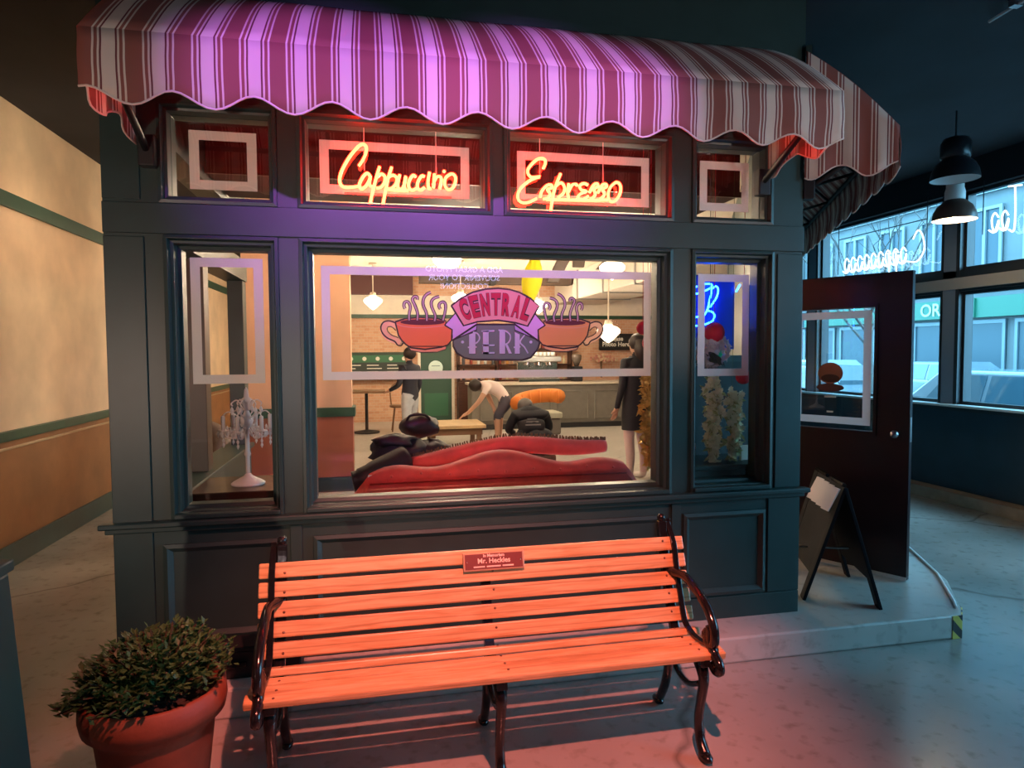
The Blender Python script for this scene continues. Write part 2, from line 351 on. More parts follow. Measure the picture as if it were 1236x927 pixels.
window(3, WIN['right'], 'narrow green framed shop window with hanging blossom strands behind it', film_rect(3.000,3.318,1.506,2.085,.042))
window(4, TRA['t1'], 'small square transom window without any neon sign, above the table lamp', film_rect(.345,.652,2.442,2.722,.045), True)
window(5, TRA['t2'], 'transom window holding the long red neon word with a capital C', film_rect(.948,1.700,2.448,2.712,.045), True)
window(6, TRA['t3'], 'transom window holding the red neon word with a capital E', film_rect(1.955,2.700,2.444,2.712,.045), True)
window(7, TRA['t4'], 'small square transom window above the hanging blossom strands', film_rect(3.005,3.308,2.440,2.716,.045), True)

# left return wall of the shop with side window, partition, hall walls
lr = struct(bx(.0,.16,.16,2.6,.14,.86).build('wall_left', PAINT), 'low green side wall of the shop beside the hall', 'wall')
bx(-.02,.19,.16,2.6,.86,.895).build('sill', PAINT, lr, bevel=.005)
bx(.03,.15,1.16,1.29,.895,2.25).build('post', mat('brown_post', (.075,.05,.032), .4), lr, bevel=.004)
bx(.03,.15,2.45,2.6,.895,2.25).build('post', PAINT, lr, bevel=.004)
bx(.0,.16,.16,2.6,2.25,2.42).build('header', PAINT, lr)
bx(.0,.16,.16,2.6,2.75,CEZ).build('upper_panel', PAINT, lr)
hall = struct(bx(-1.75,-1.6,-5.2,11.6,0,CEZ).build('wall_hall', CREAM), 'cream plaster hall wall with green rails', 'wall')
for nm, z0, z1, t, m in (('picture_rail',2.80,2.92,.03,PAINT2),('chair_rail',.985,1.06,.045,PAINT2),('lower_moulding',.915,.935,.03,mat('tan_moulding',(.45,.30,.16),.35)),('dado_panel',.18,.985,.012,DADO),('skirting',0,.18,.03,PAINT)):
    bx(-1.6,-1.6+t,-5.0,11.4,z0,z1).build(nm, m, hall, bevel=.004)
part = struct(bx(-.15,.955,4.05,4.35,.14,3.3).build('wall_partition', mat('peach_plaster',(.80,.47,.29),.7,noise=.1,scale=2)), 'peach plaster wall end inside the café with green chair rail', 'wall')
for nm, z0, z1, t, m in (('chair_rail',.96,1.06,.035,PAINT2),('dado_panel',.30,.96,.012,mat('red_brown_dado',(.36,.11,.06),.5)),('skirting',.14,.30,.025,PAINT)):
    bx(-.15-t,.955+t,4.05-t,4.35+t,z0,z1).build(nm, m, part, bevel=.004)
bx(.955,.957,4.12,4.18,.42,.53).build('socket_plate', WHITE, part)
struct(bx(-1.75,7.5,-5.35,-5.2,0,CEZ).build('wall_back', mat('dark_back_wall',(.06,.055,.06),.7,noise=.2)), 'dark wall of the hall behind the viewer', 'wall')
bw = struct(bx(-1.75,8.6,11.4,11.6,0,CEZ).build('wall_cafe', BRICK), 'reddish brick back wall of the café', 'wall')
bx(-1.6,8.5,11.34,11.4,2.40,2.48).build('picture_rail', PAINT2, bw)
bx(-1.6,8.5,11.36,11.4,2.48,2.90).build('plaster_band', CREAMW, bw)
bx(-1.6,2.05,11.2,11.4,2.90,3.3).build('soffit', mat('maroon_soffit',(.10,.03,.028),.6), bw)
cc = struct(MB().prism([(.16,.2),(3.55,.2),tuple(dw(8.3,-.1).xy),(8.5,7.6),(8.5,11.4),(.16,11.4)], 3.3, 3.36, 'z').build('ceiling_cafe', CREAMW), 'pale cream café ceiling', 'ceiling')
struct(bx(7.4,8.6,7.55,7.7,0,CEZ).build('wall_corner', PAINT), 'green return wall at the corner of the street windows', 'wall')
struct(bx(8.5,8.65,7.6,11.5,0,CEZ).build('wall_cafe_side', mat('peach_plaster2',(.70,.38,.22),.7,noise=.15)), 'peach plaster side wall of the café', 'wall')
# slanted entrance wall with a door opening
rw = MB()
def dbox(mb, s0, s1, o0, o1, z0, z1):
    p = [dw(s,o,z) for z in (z0,z1) for s,o in ((s0,o0),(s1,o0),(s1,o1),(s0,o1))]
    mb.add(p, [(0,3,2,1),(4,5,6,7),(0,1,5,4),(1,2,6,5),(2,3,7,6),(3,0,4,7)]); return mb
dbox(rw,0,.16,-.14,0,.14,CEZ); dbox(rw,1.20,1.5,-.14,0,.14,CEZ); dbox(rw,.16,1.20,-.14,0,2.24,CEZ); dbox(rw,1.5,2.6,-.14,0,.14,.9); dbox(rw,1.5,2.6,-.14,0,2.2,CEZ); dbox(rw,2.6,8.45,-.14,0,.14,CEZ)
rwo = struct(rw.build('wall_right', PAINT), 'slanted dark green entrance wall of the shop', 'wall')
dbox(MB(),1.5,2.6,-.08,-.075,.9,2.2).build('pane', GLASS, rwo)
# street window wall
NAVY = mat('navy_panel', (.012,.030,.050), .5, noise=.2, scale=3)
MULL = mat('blue_grey_metal', (.16,.20,.26), .4)
FRM = mat('dark_window_metal', (.015,.018,.024), .4)
sw = struct(bx(7.4,7.58,-5.2,7.6,0,1.03).build('wall_street', NAVY), 'dark navy dado wall under the street windows', 'wall')
bx(7.28,7.6,-5.2,7.55,1.03,1.055).build('sill', mat('pale_sill',(.62,.66,.66),.3), sw, bevel=.004)
bx(7.32,7.4,-5.2,7.55,.99,1.03).build('sill_edge', FRM, sw)
bx(7.36,7.6,-5.2,7.6,3.33,CEZ).build('bulkhead', FRM, sw)
bx(7.22,7.4,-5.2,7.5,0,.12).build('plinth', mat('tan_plinth',(.30,.22,.15),.5,noise=.2), sw, bevel=.006)
bx(7.38,7.54,-5.2,7.6,2.42,2.50).build('transom_bar', FRM, sw)
bx(7.36,7.56,-5.2,7.6,2.30,2.42).build('transom_panel', mat('grey_panel',(.30,.29,.28),.5), sw)
bx(7.39,7.55,-5.2,7.6,2.275,2.30).build('transom_bead', FRM, sw)
bx(7.4,7.58,-5.2,-4.2,1.055,3.33).build('blank_panel', NAVY, sw)
for k, y in enumerate((-4.2,-1.95,.40,2.72,5.05,7.4)):
    bx(7.38,7.56,y,y+.17,1.055,3.33).build('mullion', MULL, sw, bevel=.004)
    bx(7.375,7.565,y-.045,y,1.055,3.33).build('mullion_edge', FRM, sw)
    bx(7.375,7.565,y+.17,y+.195,1.055,3.33).build('mullion_edge', FRM, sw)
ys = (-4.03,-1.78,.57,2.89,5.22); ye = (-1.995,.355,2.675,5.005,7.36); wn = 8
for a, b in zip(ys, ye):
    for z0, z1, what in ((1.055,2.275,'tall lower'),(2.50,3.33,'shallow upper')):
        o = MB()
        for q in ((a,b,z0,z0+.035),(a,b,z1-.035,z1),(a,a+.03,z0+.035,z1-.035),(b-.03,b,z0+.035,z1-.035)): o.box(7.43,7.50,*q[:2],*q[2:])
        w = struct(o.build('window_%d' % wn, FRM), '%s street window facing the parked cars' % what, 'window'); w['group'] = '%s street windows' % what; wn += 1
        bx(7.46,7.466,a+.02,b-.02,z0+.03,z1-.03).build('pane', GLASS, w)

# ------------------------------------------------------------------ awnings
def awning(name, label, loc, rz, L, P, nsc, zt=3.305, zc=2.855, period=.1705, u0=0.0, ends=(True, True), struts=False):
    t = thing(name, label, 'awning', loc, 'striped scalloped awnings', rz)
    O = ORG.pop(t.name); ORG[t.name] = Vector((0,0,0))
    per = L/nsc; n = nsc*10
    def bot(x): return 2.613 - .026*math.cos(2*math.pi*(x/per-.58))
    def wav(x): return .012*math.sin(2*math.pi*x/per*1.0+.5)
    def cloth(rows, nm, sel):
        mb = MB(); uvs = []; m = len(rows(0)); 
        for i in range(n+1):
            x = L*i/n
            for p in rows(x): mb.v.append(p); uvs.append((x/period+u0, 0))
        for i in range(n):
            for j in range(m-1): mb.f.append((i*m+j, i*m+j+1, (i+1)*m+j+1, (i+1)*m+j))
        return finish(mb, uvs, nm)
    def finish(mb, uvs, nm):
        me = bpy.data.meshes.new(nm); me.from_pydata(mb.v, [], mb.f); me.update()
        ul = me.uv_layers.new(name='UVMap')
        for lp in me.loops: ul.data[lp.index].uv = uvs[lp.vertex_index]
        for p in me.polygons: p.use_smooth = True
        o = bpy.data.objects.new(nm, me); COL.objects.link(o); me.materials.append(AWN); o.parent = t
        s = o.modifiers.new('solid', 'SOLIDIFY'); s.thickness = .004; s.offset = 0
        return o
    def slope(x):
        sag = .010*math.sin(2*math.pi*x/(per*2))
        return [(x,-P*k/8, zt+(zc-zt)*k/8 + (.030 if P > .4 else .02)*math.sin(math.pi*k/8) + sag*math.sin(math.pi*k/8)) for k in range(9)]
    def val(x):
        b = bot(x); w = wav(x); return [(x, -P-.001-w*(k/5)**1.3-(.006 if k in (2,3) else 0), zc+(b-zc)*k/5) for k in range(6)]
    cloth(slope, 'canopy', 0); cloth(val, 'valance', 0)
    MB().tube([(L*i/n, val(L*i/n)[-1][1], bot(L*i/n)) for i in range(n+1)], .0045, 5).build('piping', TRIM, t, smooth=True)
    for e, x in zip(ends, (0, L)):
        if not e: continue
        mb = MB(); uvs = []; k = 24
        def top(y): return zt + (zc-zt)*(-y/P) + .028*math.sin(math.pi*-y/P)
        def sb(y): return 2.635 - .034*math.cos(2*math.pi*(y/P*1.6+.12))
        for i in range(k+1):
            y = -P*i/k; b = sb(y)
            for j in range(7): mb.v.append((x+(.010*math.sin(i*.9))*(j/6), y, top(y)+(b-top(y))*j/6)); uvs.append((-y/period+.35, 0))
        for i in range(k):
            for j in range(6): mb.f.append((i*7+j, i*7+j+1, (i+1)*7+j+1, (i+1)*7+j))
        finish(mb, uvs, 'side_panel')
        MB().tube([mb.v[i*7+6] for i in range(k+1)], .0045, 5).build('piping', TRIM, t, smooth=True)
        xi = x + (.055 if x == 0 else -.055)
        MB().tube([(xi,-.02,2.56),(xi,-P+.04,zc-.03)], .017, 8).build('arm', BLACKM, t, smooth=True)
        bx(xi-.035,xi+.035,-.06,0,2.50,2.64).build('arm_bracket', BLACKM, t, bevel=.006)
    MB().tube([(.03,-P+.02,zc-.02),(L-.03,-P+.02,zc-.02)], .015, 8).build('front_bar', BLACKM, t, smooth=True)
    nr = max(2, int(L/.8))
    for k in range(1, nr):
        x = L*k/nr
        MB().tube([(x,-.01,zt-.04),(x,-P+.02,zc-.02)], .010, 6).build('rafter', BLACKM, t, smooth=True)
        if struts: MB().tube([(x,-.01,2.72),(x,-P+.02,zc-.02)], .010, 6).build('strut', BLACKM, t, smooth=True)
    MB().box(0,L,-.03,0,zt-.02,zt+.03).build('wall_rail', PAINT, t)
    return t
awning('awning', 'long red and cream striped awning above the red neon words', (.150,0,0), 0, 3.208, .60, 11, u0=.02)
awning('awning', 'striped awning slanting back over the open entrance door', tuple(dw(-.03)), math.atan2(D.y, D.x), 3.6, .47, 13, u0=.3, struts=True)

# ------------------------------------------------------------------ neon words
def neon_sign(name, label, strokes, Y, m, r, hang=True, cat='neon sign'):
    allp = [px(x,y,Y) for s in strokes for x,y in s]
    c = sum(allp, Vector())/len(allp)
    t = thing(name, label, cat, (c.x, Y, min(p.z for p in allp)))
    for s in strokes:
        P = [px(x,y,Y) for x,y in s]
        P = smooth_path(P, 4) if len(P) > 2 else P
        MB().tube(P, r, 6).build('glass_tube', m, t, smooth=True)
    return t, allp
def zo(ox, oy, k, pts): return [(ox+x*k, oy+y*k) for x,y in pts]
A = lambda p: zo(400,165,.0971,p)
B = lambda p: zo(470,165,.0971,p)
cap = [A([(340,365),(390,290),(430,200),(435,130),(400,95),(350,110),(290,170),(220,260),(150,380),(110,480),(105,570),(150,625),(240,630),(345,615)]),
 A([(490,510),(450,455),(400,490),(355,570),(350,620),(380,650),(440,600),(485,510),(470,570),(490,615),(540,610)]),
 A([(600,370),(560,500),(530,620),(500,740),(480,840)]), A([(560,510),(620,465),(665,500),(655,580),(610,630),(555,640)]),
 A([(750,375),(710,500),(680,640),(640,840)]), A([(710,500),(770,480),(815,520),(800,590),(750,640),(690,655)]),
 B([(130,470),(105,580),(115,650),(160,645),(190,580),(205,490),(185,600),(195,655)]),
 B([(330,505),(295,480),(250,540),(240,620),(280,668),(340,640)]), B([(440,500),(400,490),(355,560),(350,630),(385,665),(440,630)]),
 B([(500,440),(480,560),(490,645),(520,640)]), B([(560,460),(550,640)]), B([(556,560),(590,500),(635,500),(645,550),(625,650)]),
 B([(672,445),(688,420)]), B([(760,465),(700,510),(690,600),(735,662),(800,620),(825,520),(795,468),(758,466)]), B([(-10,655),(120,668),(240,672)])]
Cz = lambda p: zo(615,180,.0863,p)
Dz = lambda p: zo(680,180,.0863,p)
esp = [Cz([(470,275),(500,200),(490,145),(420,130),(340,180),(265,270),(258,340),(310,395),(430,385),(330,415),(220,485),(135,580),(115,680),(165,745),(265,745),(380,690)]),
 Cz([(430,680),(450,590),(520,510),(585,500),(590,540),(530,565),(565,620),(540,680),(470,700)]),
 Cz([(715,340),(670,450),(620,600),(590,760),(575,870)]), Cz([(655,510),(725,470),(770,540),(750,620),(680,675)]),
 Dz([(75,480),(60,600),(75,690)]), Dz([(72,600),(120,505),(180,490),(185,520)]),
 Dz([(345,505),(290,480),(230,510),(250,570),(325,590),(240,625),(200,680),(270,705),(350,655)]),
 Dz([(365,610),(415,510),(470,480),(485,520),(430,560),(445,640),(385,700)]), Dz([(480,615),(540,505),(595,490),(605,525),(550,560),(575,635),(515,700)]),
 Dz([(730,465),(660,530),(625,640),(655,730),(720,725),(785,640),(803,540),(775,475),(728,466)]), Dz([(-240,705),(60,712),(350,716),(620,712)])]
for nm, lab, st in (('neon_sign','glowing red neon script word beginning with a capital C in the transom window',cap),('neon_sign','glowing red neon script word beginning with a capital E in the transom window',esp)):
    t, ap = neon_sign(nm, lab, st, .070, NEON, .0082)
    x0, x1 = min(p.x for p in ap), max(p.x for p in ap); zt = max(p.z for p in ap)
    for x in (x0+.12, x1-.1):
        MB().tube([(x,.073,2.80),(x,.073,2.56)], .0022, 5).build('hanger_wire', TRIM, t)
    bx(x0+.02,x1-.02,.080,.084,2.44,2.452).build('support_bar', mat('clear_acrylic',(.5,.3,.3),.2,alpha=.4), t)

# ------------------------------------------------------------------ painted emblem on the big pane
def emblem():
    Y = GY-.0035
    c0 = px(598.5,434,Y)
    t = thing('window_emblem', 'painted emblem of two steaming cups and a name banner on the big pane', 'emblem', (c0.x, Y, c0.z))
    def pc(name, col, k=.5): return mat(name, col, .55, trans=k)
    INK = pc('emblem_ink', (.03,.008,.012), .0)
    def w(p): q = px(p[0],p[1],Y); return (q.x, q.z)
    def poly(pts, name, m, lay, mirror=False, parent=t):
        P = [w(p) for p in pts]
        if mirror: P = [(2*c0.x-a, b) for a,b in P]
        return MB().prism(P, Y-.0006*lay, Y-.0006*lay+.0004).build(name, m, parent)
    def line(pts, name, wd, lay, closed=False, mirror=False, m=INK, n=4, parent=t):
        P = [Vector((*w(p),0)) for p in pts]
        if closed: P = P+[P[0]]
        P = smooth_path(P, n) if n > 1 else P
        if mirror: P = [Vector((2*c0.x-p.x, p.y, 0)) for p in P]
        return MB().ribbon([(p.x,p.y) for p in P], wd, Y-.0006*lay).build(name, m, parent)
    BAN = pc('emblem_pink', (.92,.46,.52)); TAIL = pc('emblem_lilac', (.85,.55,.95)); PLATE = pc('emblem_slate', (.17,.17,.165), .05)
    LIL = pc('emblem_letter_lilac', (.95,.78,1.0)); RED = pc('emblem_letter_red', (.75,.02,.07), .3)
    plate = [(575.4,391.6),(621.5,391.6),(650.5,412),(651.2,414),(649.5,420),(647,424),(640.4,431.6),(630,434.7),(570.7,434),(560.5,432),(551.3,426),(547,418),(546.7,410.6)]
    pl = poly(plate, 'name_plate', PLATE, 1); line(plate, 'outline', .0095, 3, True, n=1, parent=pl)
    for sx in (-1, 1):
        tail = [(549.7,377.8),(536.5,392.5),(545.4,398),(546.7,410.6),(575,398.5),(575.4,388.5),(559.5,393.2)]
        tp = poly(tail, 'banner_tail', TAIL, 2, sx > 0); line(tail, 'outline', .006, 3.5, True, sx > 0, n=1, parent=tp)
        CUP = pc('emblem_cup_orange', (.95,.32,.16)) if sx < 0 else pc('emblem_cup_brown', (.85,.45,.20))
        PINK = pc('emblem_cup_rim', (.95,.48,.38)) if sx < 0 else pc('emblem_cup_rim_tan', (.85,.52,.32))
        mir = sx > 0
        hl = [(479,392),(472,390.5),(465,392),(462.5,397),(464.5,403),(470,408),(477,411),(483,414.5)]
        hd = line(hl, 'cup_handle', .033, .6, False, mir, PINK, parent=t); 
        line([(477.8,389.8),(469.5,387.2),(462.5,389.2),(459.6,395.5),(461.8,402.3),(467.6,408),(476.3,412),(479.7,416.3),(484,417.3),(486.5,414)], 'outline', .0075, 1.5, False, mir, parent=hd)
        line([(478,399),(472.5,394.5),(468,395),(468,399.5),(473,404.5),(481,407.5)], 'outline', .005, 1.6, False, mir, parent=hd)
        foot = [(492.4,418),(538.4,418),(538,421.7),(528,425),(508.4,425.5),(495.8,423)]
        fo = poly(foot, 'cup_foot', PINK, 1, mir); line(foot, 'outline', .005, 2.5, True, mir, n=1, parent=fo)
        body = [(477,388.5),(481,405),(485,411),(490,416),(496,419.7),(513,421.7),(532.6,419),(540.4,416.5),(545,411),(545.7,398),(537.5,393),(538.2,387.5),(528,384.4),(507,383),(489,384.6)]
        bo = poly(body, 'cup', CUP, 1.6, mir); line(body, 'outline', .008, 2.6, True, mir, n=1, parent=bo)
        cof = [(510+27*math.cos(a), 388.8+3.6*math.sin(a)) for a in [2*math.pi*k/20 for k in range(20)]]
        poly(cof, 'coffee', pc('emblem_coffee',(.13,.01,.02),.1), 2.4, mir, bo)
        line([(478,391),(490,394.5),(512,395.5),(537,393)], 'rim_shade', .005, 2.5, False, mir, PINK, parent=bo)
        z = lambda p: zo(455,345,.09704,p)
        for s in ([(400,430),(400,350),(415,260),(385,200),(345,205),(335,250),(350,285)],[(500,430),(505,340),(470,240),(440,170),(465,135),(500,140),(500,175)],[(620,435),(615,340),(575,240),(580,160),(620,105),(670,80)],[(715,440),(725,370),(680,260),(680,190),(720,150),(775,135)],[(820,430),(845,330),(855,250),(835,205),(790,210),(770,250),(790,290)]):
            st = line(z(s), 'steam_curl', .0165, 2.9, False, mir, INK)
            line(z(s), 'steam_core', .008, 3.4, False, mir, pc('emblem_steam',(.66,.42,.48),.3), parent=st)
    top = [(544.6,369),(556,360),(570.7,352.7),(586,349),(601.5,348),(615,349.4),(627,353),(640,360),(650.7,369.6)]; botm = [(636.8,393.7),(622,389.6),(601.5,386.6),(576,388.5),(559.5,393.2)]
    ba = poly(top+botm, 'banner', BAN, 4); line(top+botm, 'outline', .009, 5, True, n=1, parent=ba)
    k = .10248; R0 = 961; tot = 22.3*2
    word = 'CENTRAL'
    for i, ch in enumerate(word):
        for lay, bold, m, nm in ((5.5,.085,INK,'letter_shadow'),(6,.045,RED,'letter')):
            mb = text_mb(ch, 1, bold)
            xs = [v[0] for v in mb.v]; zs = [v[1] for v in mb.v]; xm = (min(xs)+max(xs))/2; ww = max(xs)-min(xs); z0 = min(zs); hh = max(zs)-z0
            a0 = math.radians(-tot/2*.87 + tot*.87*i/6)
            def mp(v):
                u = (v.x-xm)/ww*(100 if nm == 'letter' else 108); vv = (v.y-z0)/hh*(262 if nm == 'letter' else 272)-(0 if nm == 'letter' else 5)
                a = a0 + u/1110; rr = R0+vv+8
                X = 570+rr*math.sin(a); Z = 1316-rr*math.cos(a)
                q = px(540+X*k, 345+Z*k, Y); return (q.x, Y-.0006*lay, q.z)
            mapv(mb, mp).build(nm, m, ba)
    def zz(p): return zo(540,345,k,p)
    def letter(name, quads, thin):
        for q in quads: poly(zz([(x+5,y+6) for x,y in q]), 'letter_shadow', INK, 3.2, parent=pl)
        for q in quads: poly(zz(q), 'letter', LIL, 4.2, parent=pl)
        for s in thin: line(zz(s), 'letter_stroke', .0075, 4.3, m=LIL, parent=pl)
    letter('P', [[(255,575),(330,545),(330,800),(255,800)]], [[(300,545),(350,560),(378,605),(365,650),(330,680)],[(240,725),(345,720)]])
    letter('E', [[(418,530),(486,530),(486,800),(418,800)],[(400,525),(552,520),(552,540),(400,545)],[(410,780),(556,780),(556,800),(410,800)],[(412,693),(556,690),(556,708),(412,712)]], [])
    letter('R', [[(612,525),(680,540),(680,800),(612,800)],[(680,690),(705,685),(760,798),(722,798)]], [[(600,522),(680,530),(735,575),(738,630),(715,670),(680,690)]])
    letter('K', [[(793,545),(852,575),(852,800),(793,800)]], [[(908,580),(855,660),(905,720),(948,795)],[(780,725),(860,718)]])
    for x in (178,982): poly(zz([(x+18*math.cos(a),662+18*math.sin(a)) for a in [2*math.pi*q/10 for q in range(10)]]), 'dot', LIL, 4.2, parent=pl)
    return t
emblem()

# ------------------------------------------------------------------ bench
def bench():
    X0, X1 = .735, 2.565; L = X1-X0
    t = thing('park_bench', 'wooden slatted park bench with black cast iron arms and legs', 'bench', ((X0+X1)/2, -.80, 0))
    back = [(-.592,.775),(-.614,.704),(-.638,.632),(-.664,.561),(-.692,.490)]     # slat centres (y, z)
    seat = [(-.745,.430),(-.815,.416),(-.890,.420),(-.962,.430)]
    tl = math.atan2(back[0][0]-back[-1][0], back[0][1]-back[-1][1])
    def slat(y, z, ang, w, nm, th=.030):
        M = Matrix.Translation((0,y,z)) @ Matrix.Rotation(ang, 4, 'X')
        o = MB().box(X0,X1,-w/2,w/2,-th/2,th/2,M).build(nm, SLAT, t, bevel=.006)
        for x in (X0+.10,(X0+X1)/2+.03,X1-.10):
            p = M @ Vector((x,(-.012 if x < 1.5 else .012),th/2))
            nrm = (M.to_3x3() @ Vector((0,0,1)))
            q = nrm.to_track_quat('Z','Y').to_matrix()
            MB().lathe([(.0055,-.002),(.0055,.001),(.003,.003),(.0003,.0035)], p, 8, q).build('bolt', mat('bronze_bolt',(.20,.10,.06),.35,metal=.7), o, smooth=True)
        return o
    for y, z in back: slat(y, z, math.pi/2-tl, .060, 'back_slat')
    for (y, z), a in zip(seat, (-.30,-.05,.06,.16)): slat(y, z, a, .056, 'seat_slat')
    for i, x in enumerate((X0+.085,(X0+X1)/2,X1-.085)):
        mb = MB(); e = i != 1
        fr = mb
        prof = smooth_path([(x,-.555 if e else -.585,.872 if e else .79),(x,-.568 if e else -.588,.80 if e else .77),(x,-.615,.64),(x,-.678,.47),(x,-.72,.405),(x,-.80,.385),(x,-.90,.39),(x,-.985,.40)], 4)
        fo = MB(); n = len(prof)
        for a, b in zip(prof[:-1], prof[1:]):
            pass
        sec = []
        for p in prof: sec.append(p)
        vs = []; 
        for k in range(n):
            tg = (prof[min(k+1,n-1)]-prof[max(k-1,0)]).normalized(); nn = Vector((0,-tg.z,tg.y))
            for s in (-.016,.016):
                for q in (-.02,.02): vs.append(prof[k]+nn*s+Vector((q,0,0)))
        fs = []
        for k in range(n-1):
            a = k*4; b = a+4
            for u, v in ((0,1),(1,3),(3,2),(2,0)): fs.append((a+u,a+v,b+v,b+u))
        fs += [(0,1,3,2), tuple((n-1)*4+j for j in (2,3,1,0))]
        fo.add(vs, fs).build('iron_frame', BLACK, t, bevel=.005)
        if e:
            MB().ball((x,-.552,.885), .020, 10).build('finial', BLACK, t, smooth=True)
        # front and rear legs: S-curved castings with scrolled feet
        MB().tube(smooth_path([(x,-.93,.395),(x,-.965,.33),(x,-.945,.24),(x,-.925,.15),(x,-.94,.07),(x,-.985,.022)],4), [.030,.028,.026,.024,.022,.021,.02,.02,.02,.019,.019,.019,.019,.019,.020,.020,.021,.022,.023,.024,.024], 8).build('front_leg', BLACK, t, smooth=True)
        MB().ball((x,-.985,.020), .032, 10, (.8,1.4,.62)).build('foot', BLACK, t, smooth=True)
        MB().tube(smooth_path([(x,-.70,.41),(x,-.655,.32),(x,-.635,.22),(x,-.60,.12),(x,-.535,.022)],4), .020, 8).build('rear_leg', BLACK, t, smooth=True)
        MB().ball((x,-.53,.019), .030, 10, (.8,1.4,.62)).build('foot', BLACK, t, smooth=True)
        MB().tube(smooth_path([(x,-.66,.30),(x,-.74,.25),(x,-.84,.25),(x,-.94,.30)],4), .012, 6).build('brace', BLACK, t, smooth=True)
        if e:
            sx = -1 if i == 0 else 1; xa = x + sx*.035
            arm = smooth_path([(x,-.62,.66),(xa,-.70,.665),(xa,-.80,.650),(xa,-.90,.615),(xa,-.97,.555),(xa,-.985,.490),(xa,-.955,.455),(xa,-.925,.475),(xa,-.935,.505)],5)
            MB().tube(arm, .019, 8).build('armrest', BLACK, t, smooth=True)
            MB().tube(smooth_path([(xa,-.95,.535),(xa,-.955,.48),(xa,-.985,.435),(xa,-1.02,.415),(xa,-1.03,.39),(xa,-1.005,.375),(xa,-.97,.39)],4), .020, 8).build('arm_scroll', BLACK, t, smooth=True)
            MB().ball((xa,-.925,.49), .030, 10, (.7,1,1)).build('rosette', BLACK, t, smooth=True)
    for x in (X0+.052, X1-.052):          # cast straps over the slats near both ends
        nb = (-math.cos(tl)*.024, math.sin(tl)*.024)
        path = [(-.548,.880),(-.556,.850)]+[(y+nb[0],z+nb[1]) for y,z in back]+[(-.742,.462)]+[(y,z+.026) for y,z in seat[1:]]+[(-.998,.440)]
        path = smooth_path([(x,y,z) for y,z in path], 3); vs = []; fs = []; n = len(path)
        for k in range(n):
            tg = (path[min(k+1,n-1)]-path[max(k-1,0)]).normalized(); nn = Vector((0,-tg.z,tg.y))
            for a in (-.007,.007):
                for b_ in (-.012,.012): vs.append(path[k]+nn*a+Vector((b_,0,0)))
        for k in range(n-1):
            a = k*4; b_ = a+4
            for u, v in ((0,1),(1,3),(3,2),(2,0)): fs.append((a+u,a+v,b_+v,b_+u))
        fs += [(0,1,3,2), tuple((n-1)*4+j for j in (2,3,1,0))]
        MB().add(vs, fs).build('iron_strap', BLACK, t, bevel=.003)
    # brass-edged plaque
    y, z = (back[0][0]+back[1][0])/2, .757
    M = Matrix.Translation((1.685,y,z)) @ Matrix.Rotation(-tl, 4, 'X')
    pq = MB().box(-.132,.132,-.024,-.0175,-.040,.036,M).build('plaque', mat('plaque_frame',(.55,.33,.20),.35,metal=.6), t, bevel=.002)
    MB().box(-.124,.124,-.0255,-.023,-.033,.029,M).build('plaque_plate', mat('plaque_maroon',(.16,.035,.03),.4), pq)
    for txt, s, h in (('In Memoriam',.017,.016),('Mr. Heckles',.029,-.009)):
        mb = text_mb(txt, s, .0006)
        mapv(mb, lambda v: M @ Vector((v.x,-.0265,v.y+h))).build('plaque_lettering', mat('plaque_letter',(.85,.62,.5),.5), pq)
    for a, b in ((-.088,-.040),(-.032,.028),(.036,.084)): MB().box(a,b,-.0268,-.0255,-.0262,-.0205,M).build('plaque_lettering', mat('plaque_letter'), pq)
    for x in (-.115,.115): MB().ball(M @ Vector((x,-.0265,-.002)), .004, 8).build('screw', CHROME, pq)
    return t
bench()

